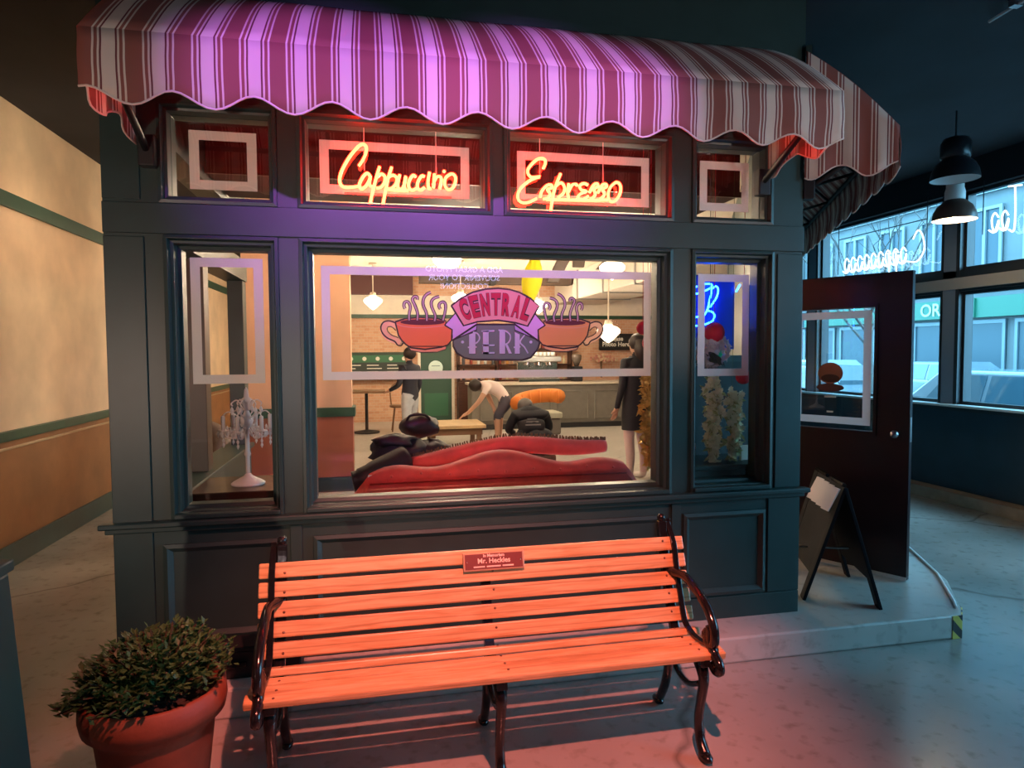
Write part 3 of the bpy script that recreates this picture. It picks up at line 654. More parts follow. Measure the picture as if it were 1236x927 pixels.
# ------------------------------------------------------------------ potted shrub
def leaf_mesh(mb, p, d, up, l, w):
    d = d.normalized(); s = d.cross(up)
    s = s.normalized() if s.length > 1e-4 else d.orthogonal().normalized(); u = s.cross(d)
    mb.add([p, p+d*l*.5+s*w/2+u*l*.06, p+d*l, p+d*l*.5-s*w/2+u*l*.06, p+d*l*.5-u*l*.03], [(0,1,4),(1,2,4),(2,3,4),(3,0,4)])
def shrub():
    cx, cy = .435, -.905
    t = thing('potted_shrub', 'small leafy green shrub in a terracotta pot beside the bench', 'potted plant', (cx,cy,0))
    TERRA = mat('terracotta', (.19,.048,.021), .6, noise=.22, scale=9, bump=.1)
    MB().lathe([(.135,0),(.15,.02),(.19,.36),(.205,.40),(.225,.402),(.232,.44),(.228,.495),(.218,.502),(.205,.495),(.200,.43),(.02,.43)], (cx,cy,0), 40).build('pot', TERRA, t, smooth=True)
    MB().lathe([(.198,.455),(.10,.472),(.001,.478)], (cx,cy,0), 24).build('soil', mat('potting_soil',(.03,.018,.012),.95,bump=.6), t)
    fm = mat('shrub_leaf', (.05,.135,.04), .5, noise=.4, scale=30, trans=.2)
    st = MB(); fo = MB()
    for i in range(190):
        a = rnd()*2*math.pi; r = .265*math.sqrt(rnd()); hh = .575+.15*(1-(r/.265)**2)+rnd()*.04
        b = Vector((cx+r*.35*math.cos(a), cy+r*.35*math.sin(a), .46)); e = Vector((cx-.015+r*1.05*math.cos(a), cy+r*1.05*math.sin(a), hh-.06+.03*math.cos(a)))
        mid = (b+e)/2+Vector((0,0,.03)); st.tube([b,mid,e], .0028, 4)
        for k in range(20):
            f = .3+.65*rnd(); p = b.lerp(mid, f*2) if f < .5 else mid.lerp(e, f*2-1)
            p = p+Vector((rnd()-.5,rnd()-.5,rnd()-.5))*.045
            d = Vector((rnd()-.5, rnd()-.5, rnd()*.7-.12))+Vector((math.cos(a),math.sin(a),0))*.35
            leaf_mesh(fo, p, d, Vector((0,0,1)), .022+.018*rnd(), .014+.010*rnd())
    st.build('stems', mat('shrub_stem',(.06,.045,.02),.8), t)
    tag(fo.build('foliage', fm, t), kind='stuff')
shrub()
# low black case behind the bench, teal post at the hall edge
t = thing('equipment_case', 'low black case standing against the shop front behind the bench', 'case', (.55,-.09,.14))
bx(.28,.84,-.16,-.025,.14,.27).build('body', BLACKM, t, bevel=.008); bx(.275,.845,-.165,-.02,.27,.292).build('lid', BLACKM, t, bevel=.006)
bx(.52,.60,-.178,-.165,.20,.225).build('handle', BLACK, t, bevel=.003)
tp = thing('teal_post', 'dark teal painted low post at the edge of the hall', 'post', (.03,-1.28,0))
MB().prism([(-.16,0),(.215,0),(.148,1.02),(-.10,1.02)], -1.36,-1.20).build('post_body', mat('teal_paint',(.012,.06,.052),.5), tp, bevel=.01)
bx(-.11,.158,-1.37,-1.19,1.02,1.055).build('post_cap', mat('teal_paint'), tp, bevel=.006)
bx(-.17,.225,-1.37,-1.19,0,.10).build('post_base', mat('teal_paint'), tp, bevel=.006)

# ------------------------------------------------------------------ open door and A-board
def door():
    H = Vector((4.115,1.075,.155)); T = Vector((4.575,.270,.155)); L = (T-H).length; ang = math.atan2(T.y-H.y, T.x-H.x)
    t = thing('entrance_door', 'open dark maroon entrance door with a large glazed panel', 'door', tuple(H), rz=ang)
    DM = mat('maroon_door', (.016,.0055,.008), .38, noise=.15, scale=4)
    h = 2.0; g = (.13,L-.20,.93,1.80)
    fr = wall_holes(0,L,0,h,-.022,.022,[g]).build('leaf', DM, t, bevel=.002)
    MB().ring(g, [(0,-.022),(0,-.03),(.02,-.03),(.024,-.006)]).build('glazing_bead', DM, t); MB().ring(g, [(0,.022),(0,.03),(.02,.03),(.024,.006)]).build('glazing_bead', DM, t)
    bx(g[0],g[1],-.003,.003,g[2],g[3]).build('pane', GLASS, t)
    for a,b,c,d in film_rect(.165,L-.245,.985,1.76,.05): bx(a,b,-.0062,-.0045,c,d).build('frosted_strip', FILM, t)
    for s in (-1,1):
        MB().tube([(L-.075,s*.022,.98),(L-.075,s*.06,.98),(L-.075,s*.06,1.0),(L-.075,s*.06,1.10),(L-.075,s*.022,1.10)] if False else [(L-.075,s*.02,.95),(L-.075,s*.055,.95)], .011, 8).build('knob_stem', STEEL, t)
        MB().ball((L-.075,s*.065,.95), .026, 12).build('knob', STEEL, t, smooth=True)
    bx(0,L,-.026,.026,-.006,.018).build('door_sweep', mat('aluminium',(.75,.77,.78),.3,metal=.8), t)
    bx(L-.003,L+.002,-.016,.016,.9,1.06).build('lock_plate', STEEL, t)
    # cup emblem stuck on the pane
    mb = MB(); c = (g[0]+g[1])/2-.01
    el = lambda cx,cz,a,b: [(cx+a*math.cos(2*math.pi*k/24), cz+b*math.sin(2*math.pi*k/24)) for k in range(24)]
    MB().prism(el(c,1.335,.085,.075), -.010,-.0085).build('cup_sticker', mat('sticker_brown',(.26,.10,.06),.5), t)
    MB().prism(el(c,1.30,.062,.028), -.0115,-.0105).build('sticker_coffee', mat('sticker_dark',(.05,.015,.012),.5), t)
    MB().prism(el(c,1.235,.095,.028), -.013,-.012).build('saucer_sticker', mat('sticker_maroon',(.10,.03,.03),.5), t)
    for z, w_ in ((1.165,.04),(1.06,.022)): bx(c-w_,c+w_,-.008,-.007,z,z+.012).build('sticker_label', WHITE, t)
    return t
door()
def aboard():
    t = thing('a_board', 'folding black A-board with a clipped pale leaflet by the door', 'sign board', (4.0,.30,.14))
    hinge = (Vector((3.93,.05,.83)), Vector((4.15,.62,.83)))
    BB = mat('chalkboard_black',(.006,.006,.009),.7,spec=.2)
    def slab(P, n): return MB().add([p-n for p in P]+[p+n for p in P], [(0,1,2,3),(7,6,5,4),(0,4,5,1),(1,5,6,2),(2,6,7,3),(3,7,4,0)])
    for nm, f0, f1 in (('left_board',Vector((3.72,.13,.14)),Vector((3.97,.70,.14))),('right_board',Vector((4.06,-.10,.14)),Vector((4.30,.50,.14)))):
        n = (f1-f0).cross(hinge[0]-f0).normalized()*.010
        # panel with two feet: side rails reach the floor, the panel stops short of it
        for a, b in ((0,.12),(.88,1)): slab([f0.lerp(f1,a),f0.lerp(f1,b),hinge[0].lerp(hinge[1],b),hinge[0].lerp(hinge[1],a)], n).build('rail', BB, t, bevel=.003)
        g0, g1 = f0.lerp(hinge[0],.22), f1.lerp(hinge[1],.22)
        slab([g0.lerp(g1,.12),g0.lerp(g1,.88),hinge[0].lerp(hinge[1],.88),hinge[0].lerp(hinge[1],.12)], n*.8).build(nm, BB, t, bevel=.003)
    for a, b in ((.05,.40),(.58,.95)):
        MB().tube([hinge[0].lerp(hinge[1],a)+Vector((0,0,.012)),hinge[0].lerp(hinge[1],b)+Vector((0,0,.012))], .013, 8).build('hinge', BLACK, t)
    MB().tube([Vector((3.84,.35,.40)),Vector((4.13,.24,.40))], .006, 6).build('stay', STEEL, t)
    lf = thing('leaflet', 'pale pleated leaflet hanging on the black A-board', 'leaflet', (3.95,.2,.66))
    for k in range(4):
        u0 = hinge[0].lerp(hinge[1], .02+.17*k)+Vector((-.035,-.005,-.005)); u1 = hinge[0].lerp(hinge[1], .02+.17*k+.15)+Vector((-.05,.0,-.005))
        d = Vector((-.06,.022,-.135)); sh = Vector((-.006,.002,0))
        MB().add([u0,u1,u1+d,u0+d,u0+sh,u1+sh,u1+d+sh,u0+d+sh], [(0,1,2,3),(7,6,5,4),(0,4,5,1),(1,5,6,2),(2,6,7,3),(3,7,4,0)]).build('page', mat('leaflet_paper',(.72,.66,.66),.6), lf)
aboard()

# ------------------------------------------------------------------ track spots on the hall ceiling, stand spots and the added fill (they carry the coloured light)
for (loc, aim, col, pw, ang, word, mount) in SPOTS:
    p = Vector(loc); d = (Vector(aim)-p).normalized(); q = d.to_track_quat('Z','Y').to_matrix(); up = mount == 'ceiling'
    t = thing('spotlight', ('black spotlight on the dark ceiling throwing %s light' if up else 'black spotlight on a low stand throwing %s light on the shop front') % word, 'spotlight', (p.x,p.y,CEZ if up else 0))
    MB().lathe([(.045,-.16),(.055,-.15),(.055,-.01),(.060,.0),(.056,.0),(.050,-.02),(.045,-.12)], p, 20, q).build('can', BLACKM, t, smooth=True)
    if up: MB().tube([(p.x,p.y,CEZ),(p.x,p.y,CEZ-.06),p-d*.10], .010, 6).build('bracket', BLACKM, t)
    else:
        MB().tube([p-d*.10,(p.x-d.x*.1,p.y-d.y*.1,.03)], .014, 8).build('pole', BLACKM, t); MB().lathe([(.16,0),(.16,.02),(.03,.035)], (p.x-d.x*.1,p.y-d.y*.1,0), 20).build('stand_base', BLACKM, t)
    lo = light('spot_lamp', 'SPOT', p+d*.01, col, pw, aim, .035, ang, .8); lo.parent = t; lo.location = p+d*.01-Vector(t.location)
tr = thing('ceiling_track', 'thin pale metal conduit running across the dark ceiling', 'conduit', (4.8,-.5,CEZ))
MB().tube([(4.855,.05,CEZ-.03),(4.72,-1.2,CEZ-.03)], .010, 6).build('tube', mat('pale_conduit',(.55,.58,.6),.4), tr)
bx(4.80,4.86,-.16,-.12,CEZ-.04,CEZ).build('clip', STEEL, tr)

# ------------------------------------------------------------------ pendant lamps by the street windows
def dome_lamp(label, loc, r, lit):
    t = thing('pendant_lamp', label, 'pendant lamp', (loc[0],loc[1],CEZ), 'dome pendant lamps by the street windows')
    x,y,z = loc
    DK = mat('lamp_black_enamel',(.014,.014,.018),.3) if not lit else mat('lamp_brown_enamel',(.13,.065,.05),.3)
    MB().lathe([(r,0),(r*1.0,.012),(r*.93,.075),(r*.78,.13),(r*.52,.175),(r*.42,.19)], (x,y,z), 28, None, False).build('shade', DK, t, smooth=True)
    MB().lathe([(r*.985,.002),(r*.9,.07),(r*.74,.12),(r*.5,.165),(.01,.17)], (x,y,z), 28, None, False).build('shade_lining', mat('lamp_white_lining',(.75,.75,.75),.5), t, smooth=True)
    if lit:
        MB().lathe([(r*.44,.185),(r*.46,.20),(r*.46,.26),(r*.40,.30),(r*.40,.36),(r*.2,.39)], (x,y,z), 20).build('collar', mat('pale_collar',(.85,.83,.80),.35), t, smooth=True)
        MB().ball((x,y,z+.075), .05, 12).build('bulb', mat('lit_bulb',(1,.8,.5),.4,emit=(1,.72,.38),estr=14), t, smooth=True)
        lo = light('bulb_light','POINT',(x,y,z+.0),(1,.78,.5),14,size=.05); lo.parent = t; lo.location = (0,0,z+.0-CEZ)
    else:
        MB().lathe([(r*.56,.17),(r*.62,.19),(r*.62,.30),(r*.50,.34),(r*.14,.36)], (x,y,z), 20).build('gear_housing', DK, t, smooth=True)
        MB().ball((x,y,z+.09), .05, 12).build('bulb', WHITE, t, smooth=True)
    MB().tube([(x,y,z+.33),(x,y,CEZ)], .008, 6).build('cord', BLACKM, t)
dome_lamp('unlit black dome pendant lamp with a white lining', (6.02,1.42,3.08), .185, False)
dome_lamp('lit brown dome pendant lamp glowing warm, by the street windows', (6.55,1.94,2.86), .185, True)

# white neon words, glow put into the tubes, hung in the upper street windows (they face the street)
def hang_script(label, y0, y1, z0, h, word, frame):
    t = thing('window_script', label, 'neon sign', (7.30,(y0+y1)/2,z0))
    u = (y1-y0)
    for s in word:
        P = smooth_path([(7.30, y0+u*a, z0+h*b) for a,b in s], 4)
        MB().tube(P, .009, 5).build('glass_tube', TUBEGLOW, t, smooth=True)
    if frame:
        MB().tube([(7.31,y0-.05,z0+h*1.25),(7.31,y1+.05,z0+h*1.25)], .006, 5).build('hanging_rail', FRM, t)
        for y in (y0-.05, y1+.05): MB().tube([(7.31,y,z0+h*.1),(7.31,y,3.36)], .005, 5).build('hanging_rod', FRM, t)
LOOP = lambda a,w: [(a,.45),(a+w*.5,.58),(a+w*.9,.42),(a+w*.6,.12),(a+w*.15,.15),(a,.38),(a+w*.5,.10),(a+w*1.25,.18)]
capm = [[(.10,.75),(.05,.98),(.0,.8),(-.02,.4),(.05,.1),(.16,.15)]]+[LOOP(.17+.088*k,.07) for k in range(9)]+[[(.29,.5),(.275,-.25)],[(.375,.5),(.36,-.25)]]
hang_script('white glowing script word with a capital C hung in the upper street window', 3.10, 4.45, 2.62, .40, capm, True)
tea = [[(-.05,1.1),(.35,1.15)],[(.15,1.1),(.12,.5),(.15,.05),(.3,.1)],LOOP(.32,.22),LOOP(.62,.24)]
hang_script('short white glowing script word hung in the upper street window', 1.95, 2.30, 2.78, .40, tea, True)

# ------------------------------------------------------------------ the street outside
ASPH = mat('asphalt',(.08,.085,.09),.7,noise=.2,scale=4); PAVE = mat('pavement',(.12,.125,.125),.7,noise=.1)
struct(bx(7.6,60,-25,60,-.40,-.20).build('street_ground', ASPH), 'grey asphalt street outside the windows', 'street')
struct(bx(7.6,10.2,-25,60,-.20,-.08).build('street_pavement', PAVE), 'pale pavement between the windows and the street', 'pavement')
def building(label, x, y0, y1, h, wall, shop, sign, cols, floors):
    t = thing('street_building', label, 'building', (x,(y0+y1)/2,-.2))
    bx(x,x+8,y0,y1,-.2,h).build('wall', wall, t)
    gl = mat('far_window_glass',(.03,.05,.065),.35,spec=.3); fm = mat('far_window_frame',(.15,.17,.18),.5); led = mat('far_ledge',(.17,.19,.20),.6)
    n = cols; st = (y1-y0)/n
    for f in range(floors):
        z = 4.4+f*3.1
        bx(x-.18,x,y0,y1,z-.75,z-.5).build('ledge', led, t)
        for k in range(n):
            a = y0+st*(k+.18); b = y0+st*(k+.82)
            w = MB()
            for q in ((a,b,z-.1,z),(a,b,z+1.8,z+1.9),(a,a+.1,z,z+1.8),(b-.1,b,z,z+1.8),((a+b)/2-.05,(a+b)/2+.05,z,z+1.8)): w.box(x-.12,x-.0,*q)
            wo = w.build('window', fm, t); bx(x-.05,x-.02,a,b,z,z+1.8).build('pane', gl, wo)
    for k in range(n):
        a = y0+st*(k+.08); b = y0+st*(k+.92)
        w = MB()
        for q in ((a,b,.3,.45),(a,b,2.5,2.62),(a,a+.1,.45,2.5),(b-.1,b,.45,2.5)): w.box(x-.10,x,*q)
        wo = w.build('shop_window', mat('far_shop_frame',(.10,.13,.15),.4), t); bx(x-.05,x-.02,a,b,.3,2.5).build('pane', gl, wo)
    bx(x-.35,x,y0+.1,y1-.1,2.7,3.35).build('fascia', shop, t)
    if sign:
        so = bx(x-.42,x-.35,sign[1],sign[2],2.72,3.33).build('sign_board', shop, t)
        mb = text_mb(sign[0], .62, .01); mapv(mb, lambda v: (x-.44, (sign[1]+sign[2])/2-v.x, 2.83+v.y)).build('sign_lettering', mat('sign_white',(.30,.34,.34),.5), so)
    return t
GR = mat('green_shop_sign',(.005,.085,.05),.5)
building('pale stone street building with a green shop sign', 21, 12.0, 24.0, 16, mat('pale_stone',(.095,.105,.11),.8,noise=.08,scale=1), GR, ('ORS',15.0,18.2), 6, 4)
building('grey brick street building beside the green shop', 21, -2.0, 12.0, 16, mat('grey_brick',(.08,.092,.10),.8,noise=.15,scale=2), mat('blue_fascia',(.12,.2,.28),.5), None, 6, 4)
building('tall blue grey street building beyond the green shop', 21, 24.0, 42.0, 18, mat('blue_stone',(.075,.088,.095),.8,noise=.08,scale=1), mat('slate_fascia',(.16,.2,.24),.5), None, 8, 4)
def car(label, x, y, col, h=1.5):
    t = thing('parked_car', label, 'car', (x,y,-.2), 'cars parked along the street')
    z = -.2; P = mat('car_paint_'+label.split()[0], col, .25, coat=.6); G = mat('car_glass',(.03,.06,.08),.05,spec=.8)
    body = [(y-2.2,z+.35),(y-2.25,z+.75),(y-1.9,z+.92),(y-1.1,z+.98),(y+1.6,z+1.0),(y+2.2,z+.95),(y+2.25,z+.4)]
    MB().prism(body, x-.88, x+.88, 'x').build('body', P, t, bevel=.08, seg=3)
    MB().add([(x-.80,y-1.15,z+.95),(x+.80,y-1.15,z+.95),(x+.80,y+1.95,z+.95),(x-.80,y+1.95,z+.95),(x-.62,y-.45,z+h),(x+.62,y-.45,z+h),(x+.62,y+1.35,z+h),(x-.62,y+1.35,z+h)], [(0,3,2,1),(4,5,6,7),(0,1,5,4),(1,2,6,5),(2,3,7,6),(3,0,4,7)]).build('cabin', P, t, bevel=.06, seg=3)
    for s in (-1,1):
        for a,b in ((-.85,.30),(.38,1.45)):
            k = lambda yy,zz: (x+s*(.815-(zz-.95)*.185/(h-.95)*.98), y+yy, z+zz)
            q = [k(a,1.0),k(b,1.0),k(min(b,1.15) if b > 1 else b,h-.08),k(max(a,-.38),h-.08)]
            MB().add(q+[(p[0]-s*.02,p[1],p[2]) for p in q], [(0,1,2,3),(7,6,5,4),(0,4,5,1),(1,5,6,2),(2,6,7,3),(3,7,4,0)]).build('side_window', G, t)
        for yy in (-1.4,1.4):
            M = Matrix.Rotation(math.pi/2, 3, 'Y')
            w = MB().lathe([(.20,-.10),(.31,-.10),(.33,-.06),(.33,.06),(.31,.10),(.20,.10)], (x+s*.82,y+yy,z+.33), 20, M).build('wheel', BLACKM, t, smooth=True)
            MB().lathe([(.001,-.105),(.19,-.10),(.19,.10),(.001,.105)], (x+s*.82,y+yy,z+.33), 16, M).build('hub', STEEL, w)
        bx(x+s*.6-.18,x+s*.6+.18,y-2.27,y-2.20,z+.66,z+.80).build('headlamp', WHITE, t)
        bx(x+s*.65-.15,x+s*.65+.15,y+2.20,y+2.28,z+.70,z+.85).build('tail_lamp', mat('tail_red',(.7,.05,.08),.3), t)
    bx(x-.66,x+.66,y-.95,y-.70,z+1.08,z+1.2).build('windscreen', G, t)
for args in (('dark grey hatchback parked outside beside the tree',11.6,5.2,(.10,.12,.14)),('dark blue parked car outside the street windows',11.6,10.0,(.03,.06,.10)),('pale grey parked car outside beyond the dark blue one',11.6,15.0,(.25,.28,.30)),('grey car on the far side of the street',17.5,12.5,(.10,.12,.14)),('pale blue car on the far side of the street',17.5,17.8,(.12,.18,.22)),('black car on the far side of the street',17.5,7.0,(.04,.05,.06))): car(*args)
def tree(x, y, label):
    t = thing('street_tree', label, 'tree', (x,y,-.1)); T = mat('bare_bark',(.10,.09,.085),.9)
    MB().tube([(x,y,-.1),(x+.05,y+.05,1.2),(x,y+.1,2.4)], [.08,.06,.05], 8).build('trunk', T, t, smooth=True)
    mb = MB()
    def br(p, d, l, r, n):
        e = p+d*l; mb.tube([p, (p+e)/2+Vector((rnd()-.5,rnd()-.5,0))*.12*l, e], [r,r*.8,r*.55], 5)
        if n:
            for k in range(3): br(p.lerp(e,.55+.22*k), (d+Vector((rnd()-.5,rnd()-.5,rnd()*.5-.12))*1.3).normalized(), l*.68, r*.58, n-1)
    for k in range(5):
        a = k*1.26+.4; br(Vector((x,y+.08,1.5+.22*k)), Vector((.55*math.cos(a),.8*math.sin(a),.75)).normalized(), 1.2, .028, 3)
    mb.build('branches', T, t)
tree(9.6, 6.6, 'bare leafless street tree outside the windows')
def pot_post(): 
    t = thing('street_kiosk', 'pale street meter post on the pavement outside', 'street post', (9.3,5.85,-.08))
    MB().tube([(9.3,5.85,-.08),(9.3,5.85,1.05)], .05, 8).build('post', mat('meter_blue',(.25,.35,.42),.4), t, smooth=True)
    MB().ball((9.3,5.85,1.22), .16, 12, (1,1.3,1)).build('head', WHITE, t, smooth=True)
pot_post()

# ------------------------------------------------------------------ café interior
LAMPW = mat('lit_opal_glass',(1,.9,.75),.4,emit=(1,.80,.55),estr=6)
def opal_pendant(label, x, y, z, r=.17, power=120, zc=3.3, shape='school'):
    t = thing('opal_pendant', label, 'pendant lamp', (x,y,zc), 'opal pendant lamps in the café')
    pr = [(.001,-r*.95),(r*.35,-r*.72),(r*.95,-.12*r),(r,.12*r),(r*.78,.35*r),(r*.35,.52*r),(r*.30,.62*r)]
    MB().lathe(pr, (x,y,z), 20).build('globe', LAMPW, t, smooth=True)
    MB().lathe([(r*.33,.58*r),(r*.36,.66*r),(r*.30,.95*r),(.012,1.0*r)], (x,y,z), 16).build('fitter', CREAMW, t, smooth=True)
    MB().tube([(x,y,z+r*.95),(x,y,zc)], .011, 6).build('rod', CREAMW, t)
    MB().lathe([(.07,-.03),(.07,0),(.02,0)], (x,y,zc), 14).build('ceiling_rose', CREAMW, t)
    lo = light('globe_light','POINT',(0,0,0),(1,.80,.56),power*1.25,size=r*1.05); lo.parent = t; lo.location = (0,0,z-zc-.0)
for lab, x, y, z, r, p in (('white opal pendant lamp hanging before the brick wall',5.05,7.2,1.98,.20,150),
    ('white opal pendant lamp near the dark soffit',2.75,8.6,2.62,.17,190),('white opal pendant lamp over the coffee table',2.05,4.4,2.72,.17,220),
    ('white opal pendant lamp above the red sofa',2.0,2.6,2.75,.15,130),('white opal pendant lamp over the café counter',4.35,9.2,2.55,.17,190),
    ('white opal pendant lamp above the person in the black coat',4.3,5.0,2.75,.17,200),('white opal pendant lamp by the menu board',1.2,9.2,2.6,.17,190),('white opal pendant lamp by the peach wall end',.75,2.9,2.85,.14,60)):
    opal_pendant(lab, x, y, z, r, p)
t = thing('hall_lamp', 'warm lit round lamp on the hall ceiling', 'ceiling lamp', (-.75,2.9,CEZ))
MB().lathe([(.001,-.10),(.10,-.085),(.15,-.03),(.15,0)], (-.75,2.9,CEZ), 20).build('globe', LAMPW, t, smooth=True)
MB().lathe([(.17,-.02),(.17,0),(.02,0)], (-.75,2.9,CEZ), 20).build('rim', BLACKM, t)
lo = light('hall_bulb','SPOT',(0,0,0),(1,.68,.44),14,size=.1,angle=150,blend=.5); lo.parent = t; lo.location = (0,0,-.2)

# ceiling ducts and beams
t = thing('air_duct', 'large pale rectangular air duct under the café ceiling', 'duct', (5.6,8.2,3.3))
bx(5.25,6.35,5.2,11.3,2.72,3.292).build('duct_body', mat('pale_duct',(.70,.64,.56),.55), t, bevel=.02)
for y in (6.5,8.0,9.5): bx(5.23,6.37,y,y+.05,2.70,3.295).build('duct_flange', STEEL, t)
t = thing('window_bulkhead', 'added dark maroon bulkhead hiding the bright ceiling above the shop windows', 'bulkhead', (1.8,1.5,3.3))  # added to block the bright café ceiling behind the transoms
bx(.17,3.9,1.2,1.9,2.80,3.3).build('bulkhead', mat('dark_bulkhead',(.05,.022,.02),.7), t, bevel=.01); bx(.17,3.9,1.18,1.2,2.79,2.83).build('bead', DARKWOOD, t)
t = thing('ceiling_beam', 'dark brown beam crossing the café ceiling', 'beam', (3,9.9,3.3))
bx(2.1,5.2,9.8,10.05,3.02,3.3).build('beam', mat('dark_beam',(.06,.035,.025),.6), t)
for k in range(3): bx(2.6+.9*k,2.72+.9*k,9.78,10.07,3.0,3.3).build('beam_strap', BLACKM, t)

# back wall furnishings
def frame_thing(name, label, cat, x0, x1, z0, z1, col, y=11.34, fcol=(.03,.06,.04)):
    t = thing(name, label, cat, ((x0+x1)/2,y,z0))
    bx(x0,x1,y-.03,y,z0,z1).build('board', mat(name+'_board',col,.6), t)
    MB().ring((x0-.04,x1+.04,z0-.04,z1+.04), [(0,y),(0,y-.06),(.05,y-.06),(.05,y-.03)]).build('frame', mat(name+'_frame',fcol,.5), t)
    return t
t = frame_thing('menu_board','green headed chalk menu board on the brick wall','menu board',.55,1.88,1.10,1.62,(.035,.05,.045),11.30)
bx(.55,1.88,11.262,11.27,1.44,1.60).build('header', mat('menu_green',(.04,.16,.08),.6), t)
CH = mat('chalk',(.75,.75,.68),.9)
for k in range(5): MB().lathe([(.045,-.004),(.045,.004)], (.72+.28*k,11.255,1.52), 10, Matrix.Rotation(math.pi/2,3,'X')).build('header_mark', CH, t)
for r in range(4):
    for c in range(3):
        x = .62+.43*c; bx(x,x+.18+.14*rnd(),11.262,11.268,1.37-.07*r,1.39-.07*r).build('chalk_line', CH, t)
t = thing('green_door', 'dark green café door with a round white sign', 'door', (2.55,11.3,.14))
bx(2.2,2.88,11.28,11.34,.14,1.95).build('leaf', mat('door_green',(.025,.075,.05),.5), t, bevel=.005)
for a,b,c,d in ((2.14,2.2,.14,2.0),(2.88,2.94,.14,2.0),(2.14,2.94,1.95,2.02)): bx(a,b,11.25,11.34,c,d).build('door_frame', CREAMW, t)
bx(2.28,2.80,11.272,11.28,.25,.75).build('lower_panel', mat('door_green_bright',(.03,.13,.07),.5), t)
s = MB().lathe([(.001,.012),(.15,.012),(.16,.0),(.16,-.01)], (2.53,11.27,1.31), 24, Matrix.Rotation(math.pi/2,3,'X')).build('round_sign', mat('mint_white',(.62,.80,.76),.5), t)
bx(2.44,2.62,11.252,11.256,1.345,1.36).build('sign_line', mat('sign_ink',(.1,.2,.2),.6), s)
t = frame_thing('photo_sign','black sign with white lettering on the brick wall','sign',6.35,7.10,1.72,2.02,(.015,.015,.015),11.30,(.01,.01,.01))
for txt, z in (('Please',1.90),('Photo Here',1.77)):
    mapv(text_mb(txt,.14,.004), lambda v: (6.72+v.x,11.262,z+v.y)).build('sign_lettering', CH, t)
t = thing('wall_bouquet', 'dried flower spray hanging on the brick wall', 'wall decoration', (6.35,11.3,1.3))
mb = MB(); m2 = MB()
for k in range(60):
    a = rnd()*math.pi*1.0; r = .05+.25*rnd(); p = Vector((6.35+r*math.cos(a)*1.2,11.25-rnd()*.08,1.42+r*math.sin(a)*.5)); (mb if k % 2 else m2).ball(p,.025+.02*rnd(),6)
mb.build('blossoms', mat('dusty_pink',(.55,.24,.18),.8), t); m2.build('pale_blossoms', mat('straw',(.62,.46,.30),.8), t)
MB().tube([(6.35,11.25,1.42),(6.36,11.26,1.05)], .02, 6).build('stems', mat('dry_stem',(.16,.10,.05),.8), t)
# back-bar shelving
t = thing('back_bar_shelf', 'dark wooden shelving behind the café counter', 'shelf', (4.3,11.2,.14))
bx(3.0,5.6,11.0,11.34,.14,1.0).build('cabinet', DARKWOOD, t, bevel=.005)
for z in (1.0,1.35,1.7): bx(3.0,5.6,11.06,11.34,z,z+.03).build('shelf_board', DARKWOOD, t)
for x in (3.0,3.86,4.72,5.56): bx(x,x+.04,11.06,11.34,1.0,2.05).build('upright', DARKWOOD, t)
cols = [('amber',(.5,.25,.08)),('green',(.1,.22,.12)),('straw',(.6,.5,.3)),('dark red',(.30,.06,.05)),('white',(.65,.65,.6)),('black',(.08,.08,.09))]
for z, lev in ((1.03,'lowest'),(1.38,'middle'),(1.73,'topmost')):
    for k in range(15):
        x = 3.13+.163*k+.02*rnd()
        if abs((x-3.0) % .86) < .05: continue
        w_, c = random.choice(cols); h = .16+.12*rnd()
        b = MB().lathe([(.032,0),(.035,.01),(.035,h*.6),(.013,h*.78),(.013,h)], (x,11.16,z), 8).build('bottle', mat('bottle_'+w_.replace(' ','_'), c, .2), None, smooth=True)
        tag(b, 'small %s bottle standing on the %s back bar shelf' % (w_, lev), 'bottle', '%s bottles on the %s back bar shelf' % (w_, lev))
# counter and machine
t = thing('cafe_counter', 'long grey panelled café counter with a pale top', 'counter', (4.9,9.4,.14))
bx(3.05,7.1,9.35,9.95,.14,1.0).build('body', mat('grey_counter',(.17,.155,.13),.5,noise=.1), t)
bx(3.0,7.15,9.28,10.0,1.0,1.045).build('counter_top', mat('pale_counter_top',(.62,.54,.45),.35), t, bevel=.006)
for k in range(5): MB().ring((3.2+.78*k,3.2+.78*k+.66,.30,.88), [(0,9.35),(0,9.335),(.02,9.33),(.03,9.348)]).build('panel', mat('grey_counter'), t)
bx(3.1,7.05,9.30,9.35,.14,.24).build('kick_plate', BLACKM, t)
t = thing('espresso_machine', 'chrome espresso machine standing on the counter', 'espresso machine', (4.4,9.6,1.045))
bx(4.0,4.85,9.45,9.9,1.045,1.12).build('base', CHROME, t, bevel=.01); bx(4.0,4.85,9.62,9.9,1.12,1.45).build('body', CHROME, t, bevel=.02); bx(3.98,4.87,9.42,9.9,1.45,1.56).build('top', STEEL, t, bevel=.015)
for x in (4.2,4.43,4.66):
    MB().lathe([(.04,0),(.04,-.06),(.02,-.07)], (x,9.52,1.45), 12).build('group_head', CHROME, t); MB().tube([(x,9.52,1.38),(x,9.38,1.37)], .014, 6).build('portafilter', BLACKM, t)
for k in range(9): tag(MB().lathe([(.025,0),(.04,.015),(.042,.085),(.038,.085),(.03,.012)], (4.08+.087*k,9.72,1.56), 10).build('coffee_cup', WHITE, None, smooth=True), 'white cup stacked on top of the espresso machine', 'cup', 'cups on the espresso machine')
t = thing('coffee_grinder', 'black coffee grinder beside the espresso machine', 'grinder', (5.25,9.6,1.045))
